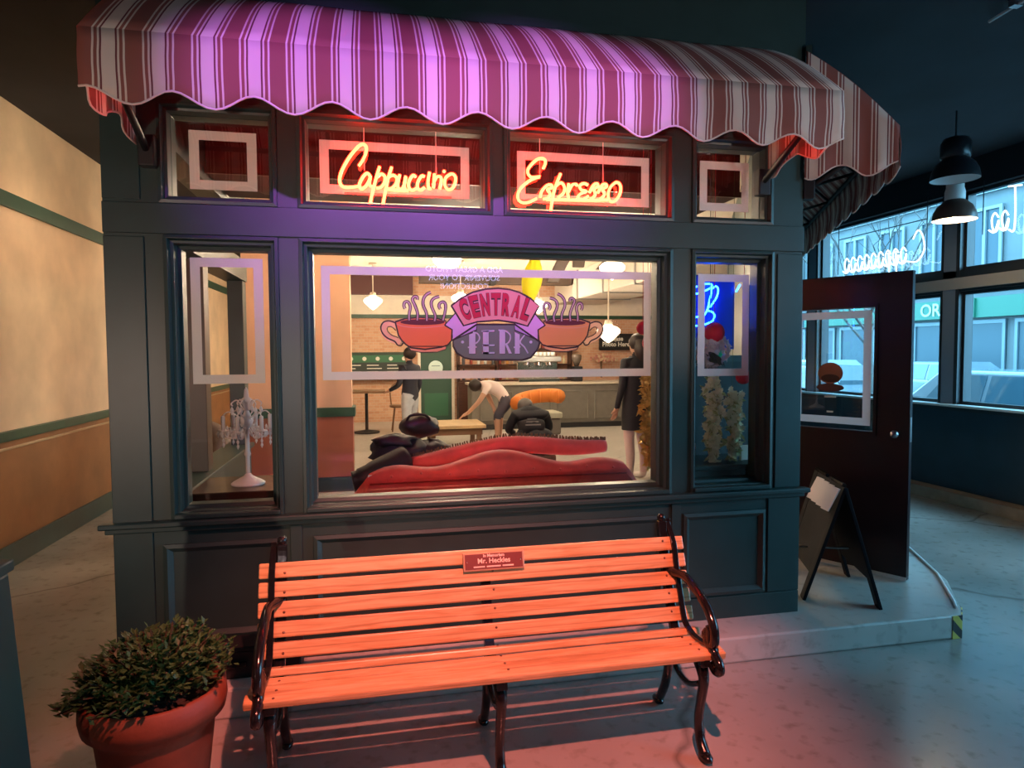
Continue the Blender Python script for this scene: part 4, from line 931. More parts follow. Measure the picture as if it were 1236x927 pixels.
bx(5.15,5.35,9.5,9.75,1.045,1.35).build('body', BLACKM, t, bevel=.02); MB().lathe([(.04,1.35),(.10,1.5),(.10,1.58),(.06,1.6)], (5.25,9.62,0), 14).build('hopper', mat('smoky_plastic',(.12,.09,.07),.2), t, smooth=True)
# small high table left
t = thing('cafe_table', 'small brown pedestal table by the menu board', 'table', (1.05,9.4,.14))
bx(.75,1.4,9.1,9.7,.90,.94).build('table_top', mat('brown_top',(.22,.12,.06),.4), t, bevel=.005); MB().tube([(1.05,9.4,.2),(1.05,9.4,.9)], .03, 8).build('pedestal', BLACKM, t); MB().lathe([(.24,.14),(.24,.165),(.04,.2)], (1.05,9.4,0), 16).build('base', BLACKM, t)
def stool(x, y, lab):
    t = thing('cafe_chair', lab, 'chair', (x,y,.14), 'brown café chairs by the menu board')
    M = mat('bentwood',(.20,.10,.05),.4)
    MB().lathe([(.19,.60),(.2,.62),(.2,.64),(.01,.645)], (x,y,0), 16).build('seat', M, t, smooth=True)
    for a in range(4):
        c, s = math.cos(a*1.571+.785), math.sin(a*1.571+.785); MB().tube([(x+.22*c,y+.22*s,.14),(x+.14*c,y+.14*s,.61)], .014, 6).build('leg', M, t)
    MB().tube(smooth_path([(x-.16,y+.12,.62),(x-.17,y+.18,.95),(x,y+.21,1.08),(x+.17,y+.18,.95),(x+.16,y+.12,.62)],4), .015, 6).build('backrest', M, t, smooth=True)
stool(.46,9.0,'brown bentwood chair standing left of the pedestal table'); stool(1.68,9.55,'brown bentwood chair standing right of the pedestal table')

# red sofa with cushions, its back to the window
def sofa():
    t = thing('red_sofa', 'red velvet sofa with a curved camel back facing away from the window', 'sofa', (2.05,1.45,.14))
    V = mat('red_velvet',(.74,.085,.075),.75,noise=.2,scale=7,bump=.25,bscale=14); V.node_tree.nodes['Principled BSDF'].inputs['Sheen Weight'].default_value = .6
    x0, x1 = 1.06, 3.02
    def top(u): return .86+.125*math.exp(-((u-.5)/.17)**2)+.045*math.exp(-((u-.86)/.09)**2)+.045*math.exp(-((u-.14)/.09)**2)-.22*max(0,(abs(u-.5)-.44)/.06)**1.5*.6
    n = 40; mb = MB(); 
    for i in range(n+1):
        u = i/n; x = x0+(x1-x0)*u; h = top(u)
        for y, z in ((1.02,.32),(1.00,.55),(1.00,.735),(.985,.745),(.985,h-.07),(1.005,h-.02),(1.06,h),(1.13,h-.01),(1.18,h-.06),(1.20,.5)): mb.v.append((x,y,z))
    for i in range(n):
        for j in range(9): mb.f.append((i*10+j,i*10+j+1,(i+1)*10+j+1,(i+1)*10+j))
    mb.f += [tuple(range(10)), tuple(n*10+j for j in range(9,-1,-1))]
    mb.build('backrest', V, t, smooth=True)
    MB().tube([(x0+.10,.985,.800),(2.04,.982,.806),(x1-.10,.985,.800)], .006, 6).build('seam_piping', mat('dark_red_piping',(.40,.03,.03),.7), t, smooth=True)
    for k in range(9): MB().ball((1.30+.19*k,.984,.86 if k % 2 else .845), .009, 8).build('button', V, t, smooth=True)
    bx(1.06,3.02,1.02,1.85,.28,.48).build('seat_frame', V, t, bevel=.02)
    for k in range(2): bx(1.26+.78*k,2.02+.78*k,1.20,1.86,.48,.60).build('seat_cushion', V, t, bevel=.04, seg=3)
    for s, x in ((0,1.06),(1,2.84)):
        MB().tube([(x+.09,1.05,.66),(x+.09,1.86,.66)], .10, 14).build('arm_roll', V, t, smooth=True); bx(x+.02,x+.16,1.05,1.84,.28,.64).build('arm_panel', V, t, bevel=.01)
    for x in (1.12,2.96):
        for y in (1.08,1.78): MB().lathe([(.02,.14),(.035,.2),(.03,.28)], (x,y,0), 10).build('foot', DARKWOOD, t)
    # fringe along the top of the far roll
    roll = smooth_path([(x0+.12,1.25,.84),(1.5,1.25,.88),(2.1,1.25,.985),(2.6,1.25,.955),(2.86,1.26,.955)],6); fr = MB()
    for i in range(150):
        f = i/150*(len(roll)-1); p = roll[int(f)].lerp(roll[int(f)+1], f-int(f)); r_ = .045+.02*math.sin(math.pi*f/24)
        fr.tube([(p.x,p.y-.01,p.z+r_-.012),(p.x+.02*(rnd()-.5),p.y-.012*rnd(),p.z+r_+.012+.012*rnd())], .006, 4)
    fr.build('fringe', mat('gold_brown_fringe',(.16,.09,.05),.9), t)
    c = MB(); m = 30
    c.tube(smooth_path([(x0+.12,1.25,.84),(1.5,1.25,.88),(2.1,1.25,.985),(2.6,1.25,.955),(2.86,1.26,.955)],6), [.045+.02*math.sin(math.pi*i/24) for i in range(25)], 12)
    c.build('back_roll', V, t, smooth=True)
sofa()
# things piled on the sofa
def blob(mb, c, r, sc, seed, amp=.12, n=18):
    random.seed(seed); ph = [(rnd()*6.3, rnd()*6.3, 2+int(rnd()*4), 1+int(rnd()*3)) for _ in range(5)]
    k = len(mb.v); mb.ball((0,0,0), 1, n)
    for i in range(k, len(mb.v)):
        v = Vector(mb.v[i]); th = math.atan2(v.y,v.x); d = 1+sum(amp/5*2*math.sin(a+p*th)*math.sin(b+q*v.z*2) for a,b,p,q in ph)
        mb.v[i] = (c[0]+v.x*d*r*sc[0], c[1]+v.y*d*r*sc[1], c[2]+v.z*d*r*sc[2])
PUFF = mat('black_puffer',(.016,.013,.022),.55,bump=.5,bscale=10)
t = thing('puffer_jacket', 'shiny black puffer jacket slumped over the end of the red sofa', 'jacket', (1.3,1.3,.6))
mb = MB(); blob(mb,(1.37,1.38,.94),.17,(1.25,.8,.62),3,.25); mb.build('body', PUFF, t, smooth=True)
mb = MB(); blob(mb,(1.58,1.42,.93),.14,(1.2,.8,.6),4,.3); mb.build('folded_side', PUFF, t, smooth=True)
mb = MB(); mb.tube(smooth_path([(1.40,1.22,.93),(1.25,1.14,.87),(1.12,1.10,.815),(1.05,1.09,.80)],5), [.085]*8+[.08]*4+[.07]*4, 12); mb.build('sleeve', PUFF, t, smooth=True)
mb = MB(); blob(mb,(1.33,1.33,1.03),.10,(1.5,.8,.5),8,.3); mb.build('collar', PUFF, t, smooth=True)
bx(1.150,1.175,1.005,1.012,.835,.855).build('sleeve_tag', WHITE, t)
t = thing('black_bag', 'rounded black leather bag perched on top of the puffer jacket', 'bag', (1.42,1.6,.95))
mb = MB(); blob(mb,(1.52,1.62,1.10),.125,(1.15,.8,.72),11,.18); mb.build('bag_body', mat('black_leather',(.02,.013,.015),.45), t, smooth=True)
MB().tube(smooth_path([(1.43,1.56,1.15),(1.46,1.53,1.19),(1.56,1.53,1.19),(1.60,1.56,1.15)],4), .010, 6).build('bag_handle', mat('black_leather'), t, smooth=True)
random.seed(21)
# coffee table, orange armchair
t = thing('coffee_table', 'low pale wooden coffee table beyond the sofa', 'coffee table', (2.45,7.0,.14))
WT = mat('pale_wood_top',(.62,.45,.25),.4,noise=.15,scale=5)
bx(1.95,2.85,6.5,7.4,.50,.55).build('table_top', WT, t, bevel=.008); bx(2.0,2.8,6.55,7.35,.40,.50).build('apron', mat('brown_apron',(.20,.11,.06),.5), t)
for x in (2.02,2.72):
    for y in (6.58,7.28): bx(x,x+.07,y,y+.07,.14,.40).build('leg', mat('brown_apron'), t)
t = thing('tan_bench', 'low brown leather bench between the sofa and the coffee table', 'seat', (2.35,4.9,.14))
bx(1.9,3.45,4.7,5.2,.24,.345).build('cushion', mat('brown_leather',(.16,.085,.06),.45), t, bevel=.03, seg=3); bx(1.95,3.40,4.75,5.15,.20,.24).build('frame', DARKWOOD, t)
for x in (1.97,3.32):
    for y in (4.76,5.08): bx(x,x+.06,y,y+.06,.14,.20).build('leg', DARKWOOD, t)
def armchair():
    X, Y = 3.80, 6.9
    t = thing('orange_armchair', 'orange upholstered armchair with a grey seat pad', 'armchair', (X,Y,.14))
    O = mat('orange_velvet',(.72,.22,.035),.7,bump=.3,bscale=12)
    mb = MB(); n = 18
    P = []
    for i in range(n+1):
        a = math.pi*(.05+.9*i/n); P.append((X-.36*math.cos(a), Y+.10+.30*math.sin(a)*1.0, .86-.05*math.cos(a)+.05*math.sin(a)))
    mb.tube(P, .115, 10); mb.build('back_cushion', O, t, smooth=True)
    for i in range(6):
        p = P[1+3*i]; MB().tube([(p[0],p[1]-.10,p[2]+.10),(p[0],p[1]-.125,p[2]),(p[0],p[1]-.10,p[2]-.10)], .02, 6).build('tufted_rib', O, t, smooth=True)
    bx(X-.34,X+.30,Y-.25,Y+.25,.60,.70).build('seat_pad', mat('sage_pad',(.42,.42,.34),.7), t, bevel=.03, seg=3)
    bx(X-.32,X+.28,Y-.22,Y+.25,.34,.60).build('seat_base', mat('grey_base',(.13,.12,.11),.7), t, bevel=.03)
    for x in (X-.26,X+.22):
        for y in (Y-.16,Y+.18): MB().tube([(x,y,.14),(x,y,.34)], .022, 6).build('leg', DARKWOOD, t)
armchair()

# ------------------------------------------------------------------ people
def skin_mesh(name, bones, mats, parent, sub=2):
    """bones: list of (chain of (point, radius), material index); chains share joints by position"""
    vs, rad, ed, em = [], [], [], []
    idx = {}
    def vid(p, r):
        k = tuple(round(c, 4) for c in p)
        if k not in idx: idx[k] = len(vs); vs.append(Vector(p)); rad.append(r)
        return idx[k]
    for ch, m in bones:
        pr = None
        for p, r in ch:
            i = vid(p, r)
            if pr is not None: ed.append((pr, i)); em.append(m)
            pr = i
    me = bpy.data.meshes.new('tmp'); me.from_pydata(vs, ed, []); me.update()
    ob = bpy.data.objects.new('tmp', me); COL.objects.link(ob)
    md = ob.modifiers.new('s', 'SKIN'); md.use_smooth_shade = True
    for i, r in enumerate(rad):
        me.skin_vertices[0].data[i].radius = (r, r); me.skin_vertices[0].data[i].use_root = (i == 0)
    ss = ob.modifiers.new('b', 'SUBSURF'); ss.levels = sub; ss.render_levels = sub
    dg = bpy.context.evaluated_depsgraph_get(); dg.update()
    out = bpy.data.meshes.new_from_object(ob.evaluated_get(dg))
    bpy.data.objects.remove(ob); bpy.data.meshes.remove(me)
    o0 = ORG.get(parent.name, Vector())
    for m in mats: out.materials.append(m)
    segs = [(vs[a], vs[b], m, (rad[a]+rad[b])/2) for (a,b), m in zip(ed, em)]
    for pol in out.polygons:
        c = pol.center; best = 1e9
        for a, b, m, r in segs:
            d = b-a; t_ = max(0, min(1, (c-a).dot(d)/max(d.length_squared, 1e-9))); q = (c-(a+d*t_)).length-r*.8
            if q < best: best = q; bm_ = m
        pol.material_index = bm_; pol.use_smooth = True
    for v in out.vertices: v.co -= o0
    out.name = name
    o = bpy.data.objects.new(name, out); COL.objects.link(o); o.parent = parent
    return o
def hand(w, d, side, up):
    """five finger chains from the wrist w pointing along d"""
    d = d.normalized(); s = side.normalized(); up = up.normalized(); ch = []
    palm = w+d*.085
    ch.append([(w,.026),(w+d*.045,.030),(palm,.028)])
    for k, (o, l) in enumerate(((-.030,.062),(-.010,.075),(.010,.070),(.029,.055))):
        b = palm+s*o; ch.append([(palm,.028),(b+d*.02,.0095),(b+d*(.02+l*.5)+up*.006,.009),(b+d*(.02+l)+up*.022,.0075)])
    th = w+d*.04; ch.append([(w+d*.045,.030),(th-s*.040+d*.02,.011),(th-s*.052+d*.055+up*.01,.009)])
    return ch
SKIN = mat('skin_tone',(.56,.33,.23),.5); HAIR = mat('dark_hair',(.022,.014,.012),.5)
def person(label, base, H, face, top, legs, shoe, pose, coat=None, hair_long=False, lower=None):
    """upright human figure; face = heading the front points to; pose tweaks arm directions"""
    f = Vector((math.cos(face), math.sin(face), 0)); s = Vector((f.y, -f.x, 0)); Z = Vector((0,0,1)); b = Vector(base); k = H/1.7
    t = thing('person', label, 'person', base)
    P = lambda fw, sd, z: b+f*fw*k+s*sd*k+Z*z*k
    mats = [SKIN, top, legs, shoe]
    hip = P(0,0,.93)
    B = [([(hip,.135*k),(P(0,0,1.08),.125*k),(P(0,0,1.26),.145*k),(P(0,0,1.39),.125*k),(P(.0,0,1.455),.062*k)],1),
         ([(P(0,0,1.455),.062*k),(P(.012,0,1.50),.050*k),(P(.025,0,1.555),.078*k),(P(.02,0,1.625),.088*k),(P(.012,0,1.675),.055*k)],0)]
    for sd in (-1,1):
        st = pose.get('step',0)*sd
        B.append(([(hip,.135*k),(P(0,.095*sd,.86),.098*k),(P(.03+st,.10*sd,.50),.066*k),(P(st*1.3-.01,.105*sd,.30),.058*k),(P(st*1.5,.105*sd,.10),.044*k)],2))
        B.append(([(P(st*1.5,.105*sd,.10),.044*k),(P(st*1.5,.105*sd,.045),.046*k),(P(st*1.5+.10,.11*sd,.035),.040*k),(P(st*1.5+.18,.115*sd,.03),.03*k)],3))
        el, wr = pose['arm'][0 if sd < 0 else 1]
        sh = P(0,.185*sd,1.40)
        B.append(([(P(0,0,1.39),.125*k),(sh,.062*k),(P(*el),.048*k),(P(*wr),.034*k)],1))
        W_ = P(*wr); dd = (W_-P(*el))
        for c in hand(W_, dd, s*sd*-1 if abs(dd.normalized().dot(s)) < .9 else f, f): B.append(([(q, r*k) for q, r in c],0))
    body = skin_mesh('body', B, mats, t)
    h = MB(); blob(h, P(-.005,0,1.635), .105*k, (1.0,.95,1.02), 5, .05, 14); h.v = [v for v in h.v]
    h.build('hair', HAIR, t, smooth=True)
    if hair_long:
        h2 = MB().tube([P(-.05,0,1.66),P(-.075,0,1.52),P(-.085,0,1.36)], [.085*k,.08*k,.05*k], 10); h2.build('long_hair', HAIR, t, smooth=True)
    # face on the front of the head
    for sd in (-1,1): MB().ball(P(.098,.032*sd,1.605), .011*k, 8).build('eye', mat('eye_dark',(.02,.015,.012),.3), body)
    MB().ball(P(.108,0,1.575), .014*k, 8, (1.2,.8,1.2)).build('nose', SKIN, body, smooth=True)
    MB().ball(P(.096,0,1.535), .014*k, 8, (.5,1.6,.4) if abs(f.x) > .7 else (1.6,.5,.4)).build('mouth', mat('lip',(.40,.15,.13),.5), body)
    if coat:
        prof = [(-.21,.62),(-.20,.9),(-.185,1.15),(-.20,1.36),(-.10,1.45)]
        mb = MB(); n = 20
        for r, z in ((.185,.60),(.185,.75),(.18,.95),(.175,1.12),(.20,1.30),(.17,1.41),(.085,1.475)):
            for i in range(n):
                a = 2*math.pi*i/n; mb.v.append(tuple(P(r*.78*math.cos(a)*(1+.03*math.sin(5*a)), r*1.08*math.sin(a), z)))
        for j in range(6):
            for i in range(n): mb.f.append((j*n+i,j*n+(i+1) % n,(j+1)*n+(i+1) % n,(j+1)*n+i))
        mb.build('coat', coat, t, smooth=True)
    return t
DN = {'arm':[((-.02,-.24,1.12),(.06,-.25,.88)),((-.02,.24,1.12),(.06,.25,.88))]}
BLK = mat('black_cloth',(.008,.008,.014),.7,bump=.2,bscale=20); 
person('person standing in a long black coat and pale pink trousers', (4.22,3.95,.14), 1.68, 1.9, BLK, mat('pale_pink_trousers',(.66,.50,.52),.7,bump=.3,bscale=9), mat('white_shoe',(.7,.66,.64),.6), DN, BLK, True)
person('person standing in a dark top and light blue jeans', (1.72,6.6,.14), 1.56, 2.4, mat('dark_navy_top',(.02,.022,.035),.7,bump=.2,bscale=18), mat('light_jeans',(.50,.54,.58),.7,noise=.15,scale=9), mat('white_shoe'), {'arm':[((.02,-.25,1.13),(.22,-.2,1.05)),((.0,.25,1.12),(.10,.24,.9))],'step':.03})
def bending():
    b = Vector((3.15,7.45,.14)); t = thing('person', 'person in a white tee and dark shorts bending over the coffee table', 'person', tuple(b))
    P = lambda x, y, z: b+Vector((x,y,z))
    tee = mat('white_tee',(.78,.66,.64),.7); sh = mat('dark_shorts',(.06,.055,.08),.7)
    hip = P(.20,0,.74)
    B = [([(hip,.125),(P(.12,0,.83),.12),(P(-.02,0,.93),.135),(P(-.15,0,.97),.11),(P(-.22,0,.985),.06)],1),
         ([(P(-.22,0,.985),.06),(P(-.26,0,.985),.05),(P(-.31,-.01,.965),.078),(P(-.355,-.015,.93),.085),(P(-.385,-.02,.895),.05)],0)]
    for sd in (-1,1):
        B.append(([(hip,.125),(P(.20,.095*sd,.66),.105),(P(.02+.08*(sd > 0),.10*sd,.46),.075)],2))
        B.append(([(P(.02+.08*(sd > 0),.10*sd,.46),.075),(P(.03+.08*(sd > 0),.10*sd,.28),.052),(P(.02+.08*(sd > 0),.10*sd,.09),.038)],0))
        B.append(([(P(.02+.08*(sd > 0),.10*sd,.09),.038),(P(.01+.08*(sd > 0),.10*sd,.045),.044),(P(-.10+.08*(sd > 0),.105*sd,.035),.04),(P(-.17+.08*(sd > 0),.105*sd,.03),.03)],3))
    B.append(([(P(-.15,0,.97),.11),(P(-.15,-.17,.93),.06),(P(-.20,-.20,.85),.05)],1)); B.append(([(P(-.20,-.20,.85),.05),(P(-.30,-.22,.70),.042),(P(-.47,-.20,.53),.030)],0))
    for c in hand(P(-.47,-.20,.53), Vector((-.8,.05,-.45)), Vector((0,1,0)), Vector((.3,0,-1))): B.append((c,0))
    B.append(([(P(-.15,0,.97),.11),(P(-.14,.17,.93),.06),(P(-.10,.19,.83),.05)],1)); B.append(([(P(-.10,.19,.83),.05),(P(-.03,.18,.68),.042),(P(.02,.14,.56),.030)],0))
    for c in hand(P(.02,.14,.56), Vector((.1,0,-1)), Vector((0,1,0)), Vector((-1,0,0))): B.append((c,0))
    body = skin_mesh('body', B, [SKIN, tee, sh, mat('white_shoe')], t)
    h = MB(); blob(h, P(-.325,-.012,.965), .105, (1.05,.95,1.0), 6, .06, 14); h.build('hair', HAIR, t, smooth=True)
    for sd in (-1,1): MB().ball(P(-.415,.03*sd-.015,.90), .011, 8).build('eye', mat('eye_dark'), body)
    MB().ball(P(-.42,-.015,.87), .014, 8).build('nose', SKIN, body)
bending()
def seated():
    b = Vector((3.17,4.85,.14)); t = thing('person', 'person sitting hunched in a black hooded jacket, back to the window', 'person', tuple(b))
    P = lambda x, y, z: b+Vector((x,y,z*.84))
    hip = P(0,0,.45)
    B = [([(hip,.19),(P(0,.03,.58),.19),(P(0,.08,.74),.20),(P(0,.13,.86),.15),(P(0,.18,.92),.07)],1),
         ([(P(0,.18,.92),.07),(P(0,.22,.94),.06),(P(-.03,.27,.93),.085),(P(-.04,.31,.91),.08)],0)]
    for sd in (-1,1):
        B.append(([(hip,.19),(P(.12*sd,.10,.42),.10),(P(.17*sd,.42,.44),.075),(P(.17*sd,.45,.25),.06),(P(.17*sd,.44,.09),.045)],2))
        B.append(([(P(.17*sd,.44,.09),.045),(P(.17*sd,.46,.04),.045),(P(.17*sd,.58,.03),.035)],3))
        B.append(([(P(0,.13,.86),.15),(P(.20*sd,.12,.82),.075),(P(.28*sd,.18,.60),.06),(P(.18*sd,.36,.52),.04)],1))
        for c in hand(P(.18*sd,.36,.52), Vector((-.3*sd,1,-.1)), Vector((sd,0,0)), Vector((0,0,-1))): B.append((c,0))
    body = skin_mesh('body', B, [SKIN, BLK, BLK, BLACKM], t)
    mb = MB(); blob(mb, P(0,-.02,.42), .26, (1.25,.75,.7), 9, .2); mb.build('jacket_hem', BLK, t, smooth=True)
    h = MB(); blob(h, P(-.035,.255,.955), .105, (1,1,.98), 7, .05, 14); h.build('hair', mat('grey_brown_hair',(.10,.085,.08),.5), t, smooth=True)
    mb = MB(); blob(mb, P(0,.12,.89), .13, (1.2,.8,.5), 4, .15); mb.build('hood', BLK, t, smooth=True)
    for k in range(3): bx(b.x-.12+.02*k,b.x+.08-.02*k,b.y-.135+.035*k,b.y-.13+.035*k,b.z+.585+.035*k,b.z+.60+.035*k).build('back_print', mat('print_grey',(.25,.24,.25),.7), t)
seated()

# ------------------------------------------------------------------ window displays
t = thing('console_table', 'small dark wooden table behind the narrow window', 'table', (.55,.42,.14))
bx(.27,.86,.20,.66,.905,.945).build('table_top', DARKWOOD, t, bevel=.006); bx(.31,.82,.23,.63,.83,.905).build('apron', DARKWOOD, t)
for x in (.31,.77):
    for y in (.23,.58): bx(x,x+.05,y,y+.05,.14,.83).build('leg', DARKWOOD, t)
def candelabra():
    X, Y, Z0 = .525, .40, .945
    t = thing('table_lamp', 'white chandelier style table lamp hung with crystal drops', 'table lamp', (X,Y,Z0))
    Wm = mat('shabby_white',(.84,.70,.66),.4)
    MB().lathe([(.085,0),(.088,.008),(.075,.018),(.05,.032),(.025,.045),(.012,.06)], (X,Y,Z0), 24).build('base', Wm, t, smooth=True)
    MB().lathe([(.012,.05),(.011,.15),(.018,.165),(.012,.18),(.012,.30),(.028,.32),(.035,.345),(.02,.375),(.012,.40),(.018,.44),(.035,.455),(.014,.47),(.010,.51),(.001,.525)], (X,Y,Z0), 16).build('stem', Wm, t, smooth=True)
    CR = mat('crystal',(.92,.85,.84),.05,spec=.9,trans=.3); dr = MB()
    def drop(p, s): dr.lathe([(.0005,.014*s),(.006*s,.004*s),(.008*s,-.004*s),(.0005,-.022*s)], p, 6)
    for k in range(6):
        a = 2*math.pi*k/6+.3; c, s = math.cos(a), math.sin(a)
        arm = smooth_path([(X+.02*c,Y+.02*s,Z0+.30),(X+.06*c,Y+.06*s,Z0+.255),(X+.105*c,Y+.105*s,Z0+.265),(X+.118*c,Y+.118*s,Z0+.295)],4)
        ao = MB().tube(arm, .005, 6).build('arm', Wm, t, smooth=True)
        p = (X+.118*c,Y+.118*s,Z0+.295)
        MB().lathe([(.006,-.006),(.026,.0),(.028,.006),(.012,.004)], p, 12).build('drip_cup', Wm, ao, smooth=True)
        MB().lathe([(.0105,.004),(.0105,.075),(.008,.08)], p, 10).build('candle_sleeve', Wm, ao, smooth=True)
        for q in range(5): b = a+q*1.257; drop((p[0]+.026*math.cos(b),p[1]+.026*math.sin(b),p[2]-.012),1.0)
        up = smooth_path([(X+.015*c,Y+.015*s,Z0+.40),(X+.045*c,Y+.045*s,Z0+.455),(X+.075*c,Y+.075*s,Z0+.44),(X+.07*c,Y+.07*s,Z0+.425)],4)
        MB().tube(up, .004, 5).build('scroll', Wm, t, smooth=True); drop((X+.073*c,Y+.073*s,Z0+.405),1.3)
        sw_ = smooth_path([(X+.03*c,Y+.03*s,Z0+.36),(X+.09*c,Y+.09*s,Z0+.395),(X+.118*c,Y+.118*s,Z0+.375)],4); MB().tube(sw_, .0035, 5).build('scroll', Wm, t, smooth=True)
        for q in range(6): f = q/5; drop((X+(.03+.085*f)*c,Y+(.03+.085*f)*s,Z0+.36-.055*math.sin(math.pi*f)-.02*f),.8)
        for q in range(3): drop((X+.118*c,Y+.118*s,Z0+.268-.022*q),.9)
    tag(dr.build('crystal_drops', CR, t, smooth=False), kind='stuff')
candelabra()
# tub chair seen through the narrow window
t = thing('tub_chair', 'rounded dark armchair in the hall behind the table lamp', 'chair', (-.40,3.05,0))
TV = mat('taupe_velvet',(.16,.11,.09),.7)
MB().tube(smooth_path([(-.68,2.85,.50),(-.74,3.15,.85),(-.48,3.35,.95),(-.20,3.2,.85),(-.18,2.9,.50)],5), .09, 10).build('back', TV, t, smooth=True)
bx(-.68,-.20,2.80,3.25,.26,.44).build('seat', TV, t, bevel=.04)
for x in (-.64,-.26):
    for y in (2.85,3.19): MB().tube([(x,y,0),(x,y,.26)], .018, 6).build('leg', DARKWOOD, t)

def petals(mb, c, r, n=7, tilt=None):
    ax = tilt or Vector((rnd()-.5,-.8*rnd()-.2,rnd()-.5))
    ax.normalize(); u = ax.orthogonal().normalized(); v = ax.cross(u)
    for k in range(n):
        a = 2*math.pi*k/n+rnd()*.3; d = (u*math.cos(a)+v*math.sin(a)+ax*.45)
        leaf_mesh(mb, Vector(c), d, ax, r*(.8+.4*rnd()), r*.75)
def strand(label, x, y, z0, z1, w, bl, lf, n):
    t = thing('blossom_strand', label, 'garland', (x,y,z1))
    MB().tube([(x+.012*math.sin(k*.9),y,z0+(z1-z0)*k/12) for k in range(13)], .004, 5).build('vine', mat('vine_green',(.07,.09,.03),.8), t)
    MB().tube([(x,y,z1),(x,y,3.3)], .0015, 4).build('thread', mat('vine_green'), t)
    a = MB(); b = MB()
    for k in range(n):
        z = z0+(z1-z0)*(k+.5)/n; q = w*(.5+.6*min(1,(z-z0)/(.5*(z1-z0)+.01)))
        c = Vector((x+(rnd()-.5)*q, y+(rnd()-.5)*q*.7-.01, z+(rnd()-.5)*.02)); petals(a, c, .024+.012*rnd()); petals(a, c+Vector((rnd()-.5,-.3,rnd()-.5))*.04, .024)
        for _ in range(1): leaf_mesh(b, c, Vector((rnd()-.5,rnd()-.5,rnd()-.7)), Vector((0,-1,0)), .045+.03*rnd(), .022)
    a.build('blossoms', bl, t); b.build('leaves', lf, t); return t
CB = mat('cream_blossom',(.80,.82,.60),.7,trans=.3); GL = mat('pale_leaf',(.42,.47,.22),.6,trans=.3)
strand('strand of cream blossoms hanging behind the narrow window, the longer of two', 3.19,.30,.98,1.50,.085,CB,GL,75)
strand('strand of cream blossoms hanging beside the longer one in the narrow window', 3.34,.32,.99,1.40,.075,CB,GL,60)
GOLD = mat('gold_foil',(.75,.52,.16),.3,metal=.6)
strand('gold leaf garland hanging at the edge of the big window', 2.765,.27,.98,1.56,.07,GOLD,GOLD,95)
def flowers(label, c, r, m, n):
    t = thing('flower_bunch', label, 'flowers', c); mb = MB(); lf = MB()
    for k in range(n):
        a, b = rnd()*6.28, math.acos(2*rnd()-1); p = Vector(c)+Vector((math.sin(b)*math.cos(a),math.sin(b)*math.sin(a)*.7,math.cos(b)*.85))*r
        petals(mb, p, .035+.012*rnd(), 5, (p-Vector(c)))
    mb.build('petals', m, t)
    for k in range(10): leaf_mesh(lf, Vector(c), Vector((rnd()-.5,rnd()-.5,rnd()-.7)), Vector((0,0,1)), r*1.4, .05)
    lf.build('leaves', mat('dusky_leaf',(.05,.07,.06),.6), t)
    MB().tube([(c[0],c[1],c[2]),(c[0],c[1]+.01,3.3)], .0025, 4).build('wire', BLACKM, t)
WB = mat('white_blossom',(.62,.60,.64),.7,trans=.2)
flowers('large bunch of white blossoms below the blue neon', (3.20,.34,1.655), .105, WB, 60)
flowers('bunch of white blossoms half hidden by the window frame', (3.02,.36,1.58), .075, WB, 34)
def ball(label, c, r):
    t = thing('red_ball', label, 'ball ornament', c); R_ = mat('red_paper',(.52,.012,.045),.65,bump=.3,bscale=50)
    mb = MB().ball(c, r, 20); mb.build('ball', R_, t, smooth=True)
    MB().tube([(c[0],c[1],c[2]+r),(c[0],c[1],3.3)], .0018, 4).build('thread', mat('red_thread',(.4,.02,.04),.8), t)
ball('red paper ball hanging among the white blossoms', (3.205,.30,1.76), .062)
ball('red paper ball hanging lower beside the cream strands', (3.40,.30,1.49), .045)
ball('red paper ball hanging at the edge of the big window above the gold garland', (2.83,.38,1.70), .05)
ball('smaller red paper ball hanging at the edge of the big window', (2.79,.40,1.79), .04)
t = thing('cream_booklet', 'small cream booklet standing on the sill of the narrow window', 'booklet', (3.44,.30,.86))
bx(3.40,3.48,.30,.32,.98,1.07).build('pages', mat('cream_card',(.74,.68,.55),.6), t, bevel=.002); bx(3.393,3.40,.298,.322,.978,1.072).build('spine', mat('card_spine',(.6,.55,.45),.6), t)
t = thing('display_plinth', 'low dark green display ledge inside the narrow window', 'ledge', (3.2,.36,.14))
bx(2.95,3.52,.18,.55,.14,.95).build('body', PAINT, t); bx(2.93,3.54,.17,.57,.95,.978).build('top', PAINT, t, bevel=.005)
t = thing('display_backdrop', 'dark green backdrop board behind the cream blossom strands', 'board', (3.28,.57,.978))
bx(2.90,3.62,.562,.58,.978,1.62).build('panel', mat('backdrop_green',(.008,.022,.022),.6), t); bx(2.90,3.62,.556,.562,1.58,1.62).build('trim', PAINT, t)
t = thing('pink_shell', 'pale pink shell ornament on the display ledge', 'ornament', (3.06,.33,.978))
mb = MB(); blob(mb,(3.06,.33,1.05),.05,(.8,.7,1.4),13,.25); mb.build('shell', mat('shell_pink',(.62,.36,.30),.5), t, smooth=True)
MB().lathe([(.03,.978),(.03,.99),(.015,1.0)], (3.06,.33,0), 12).build('stand', DARKWOOD, t)
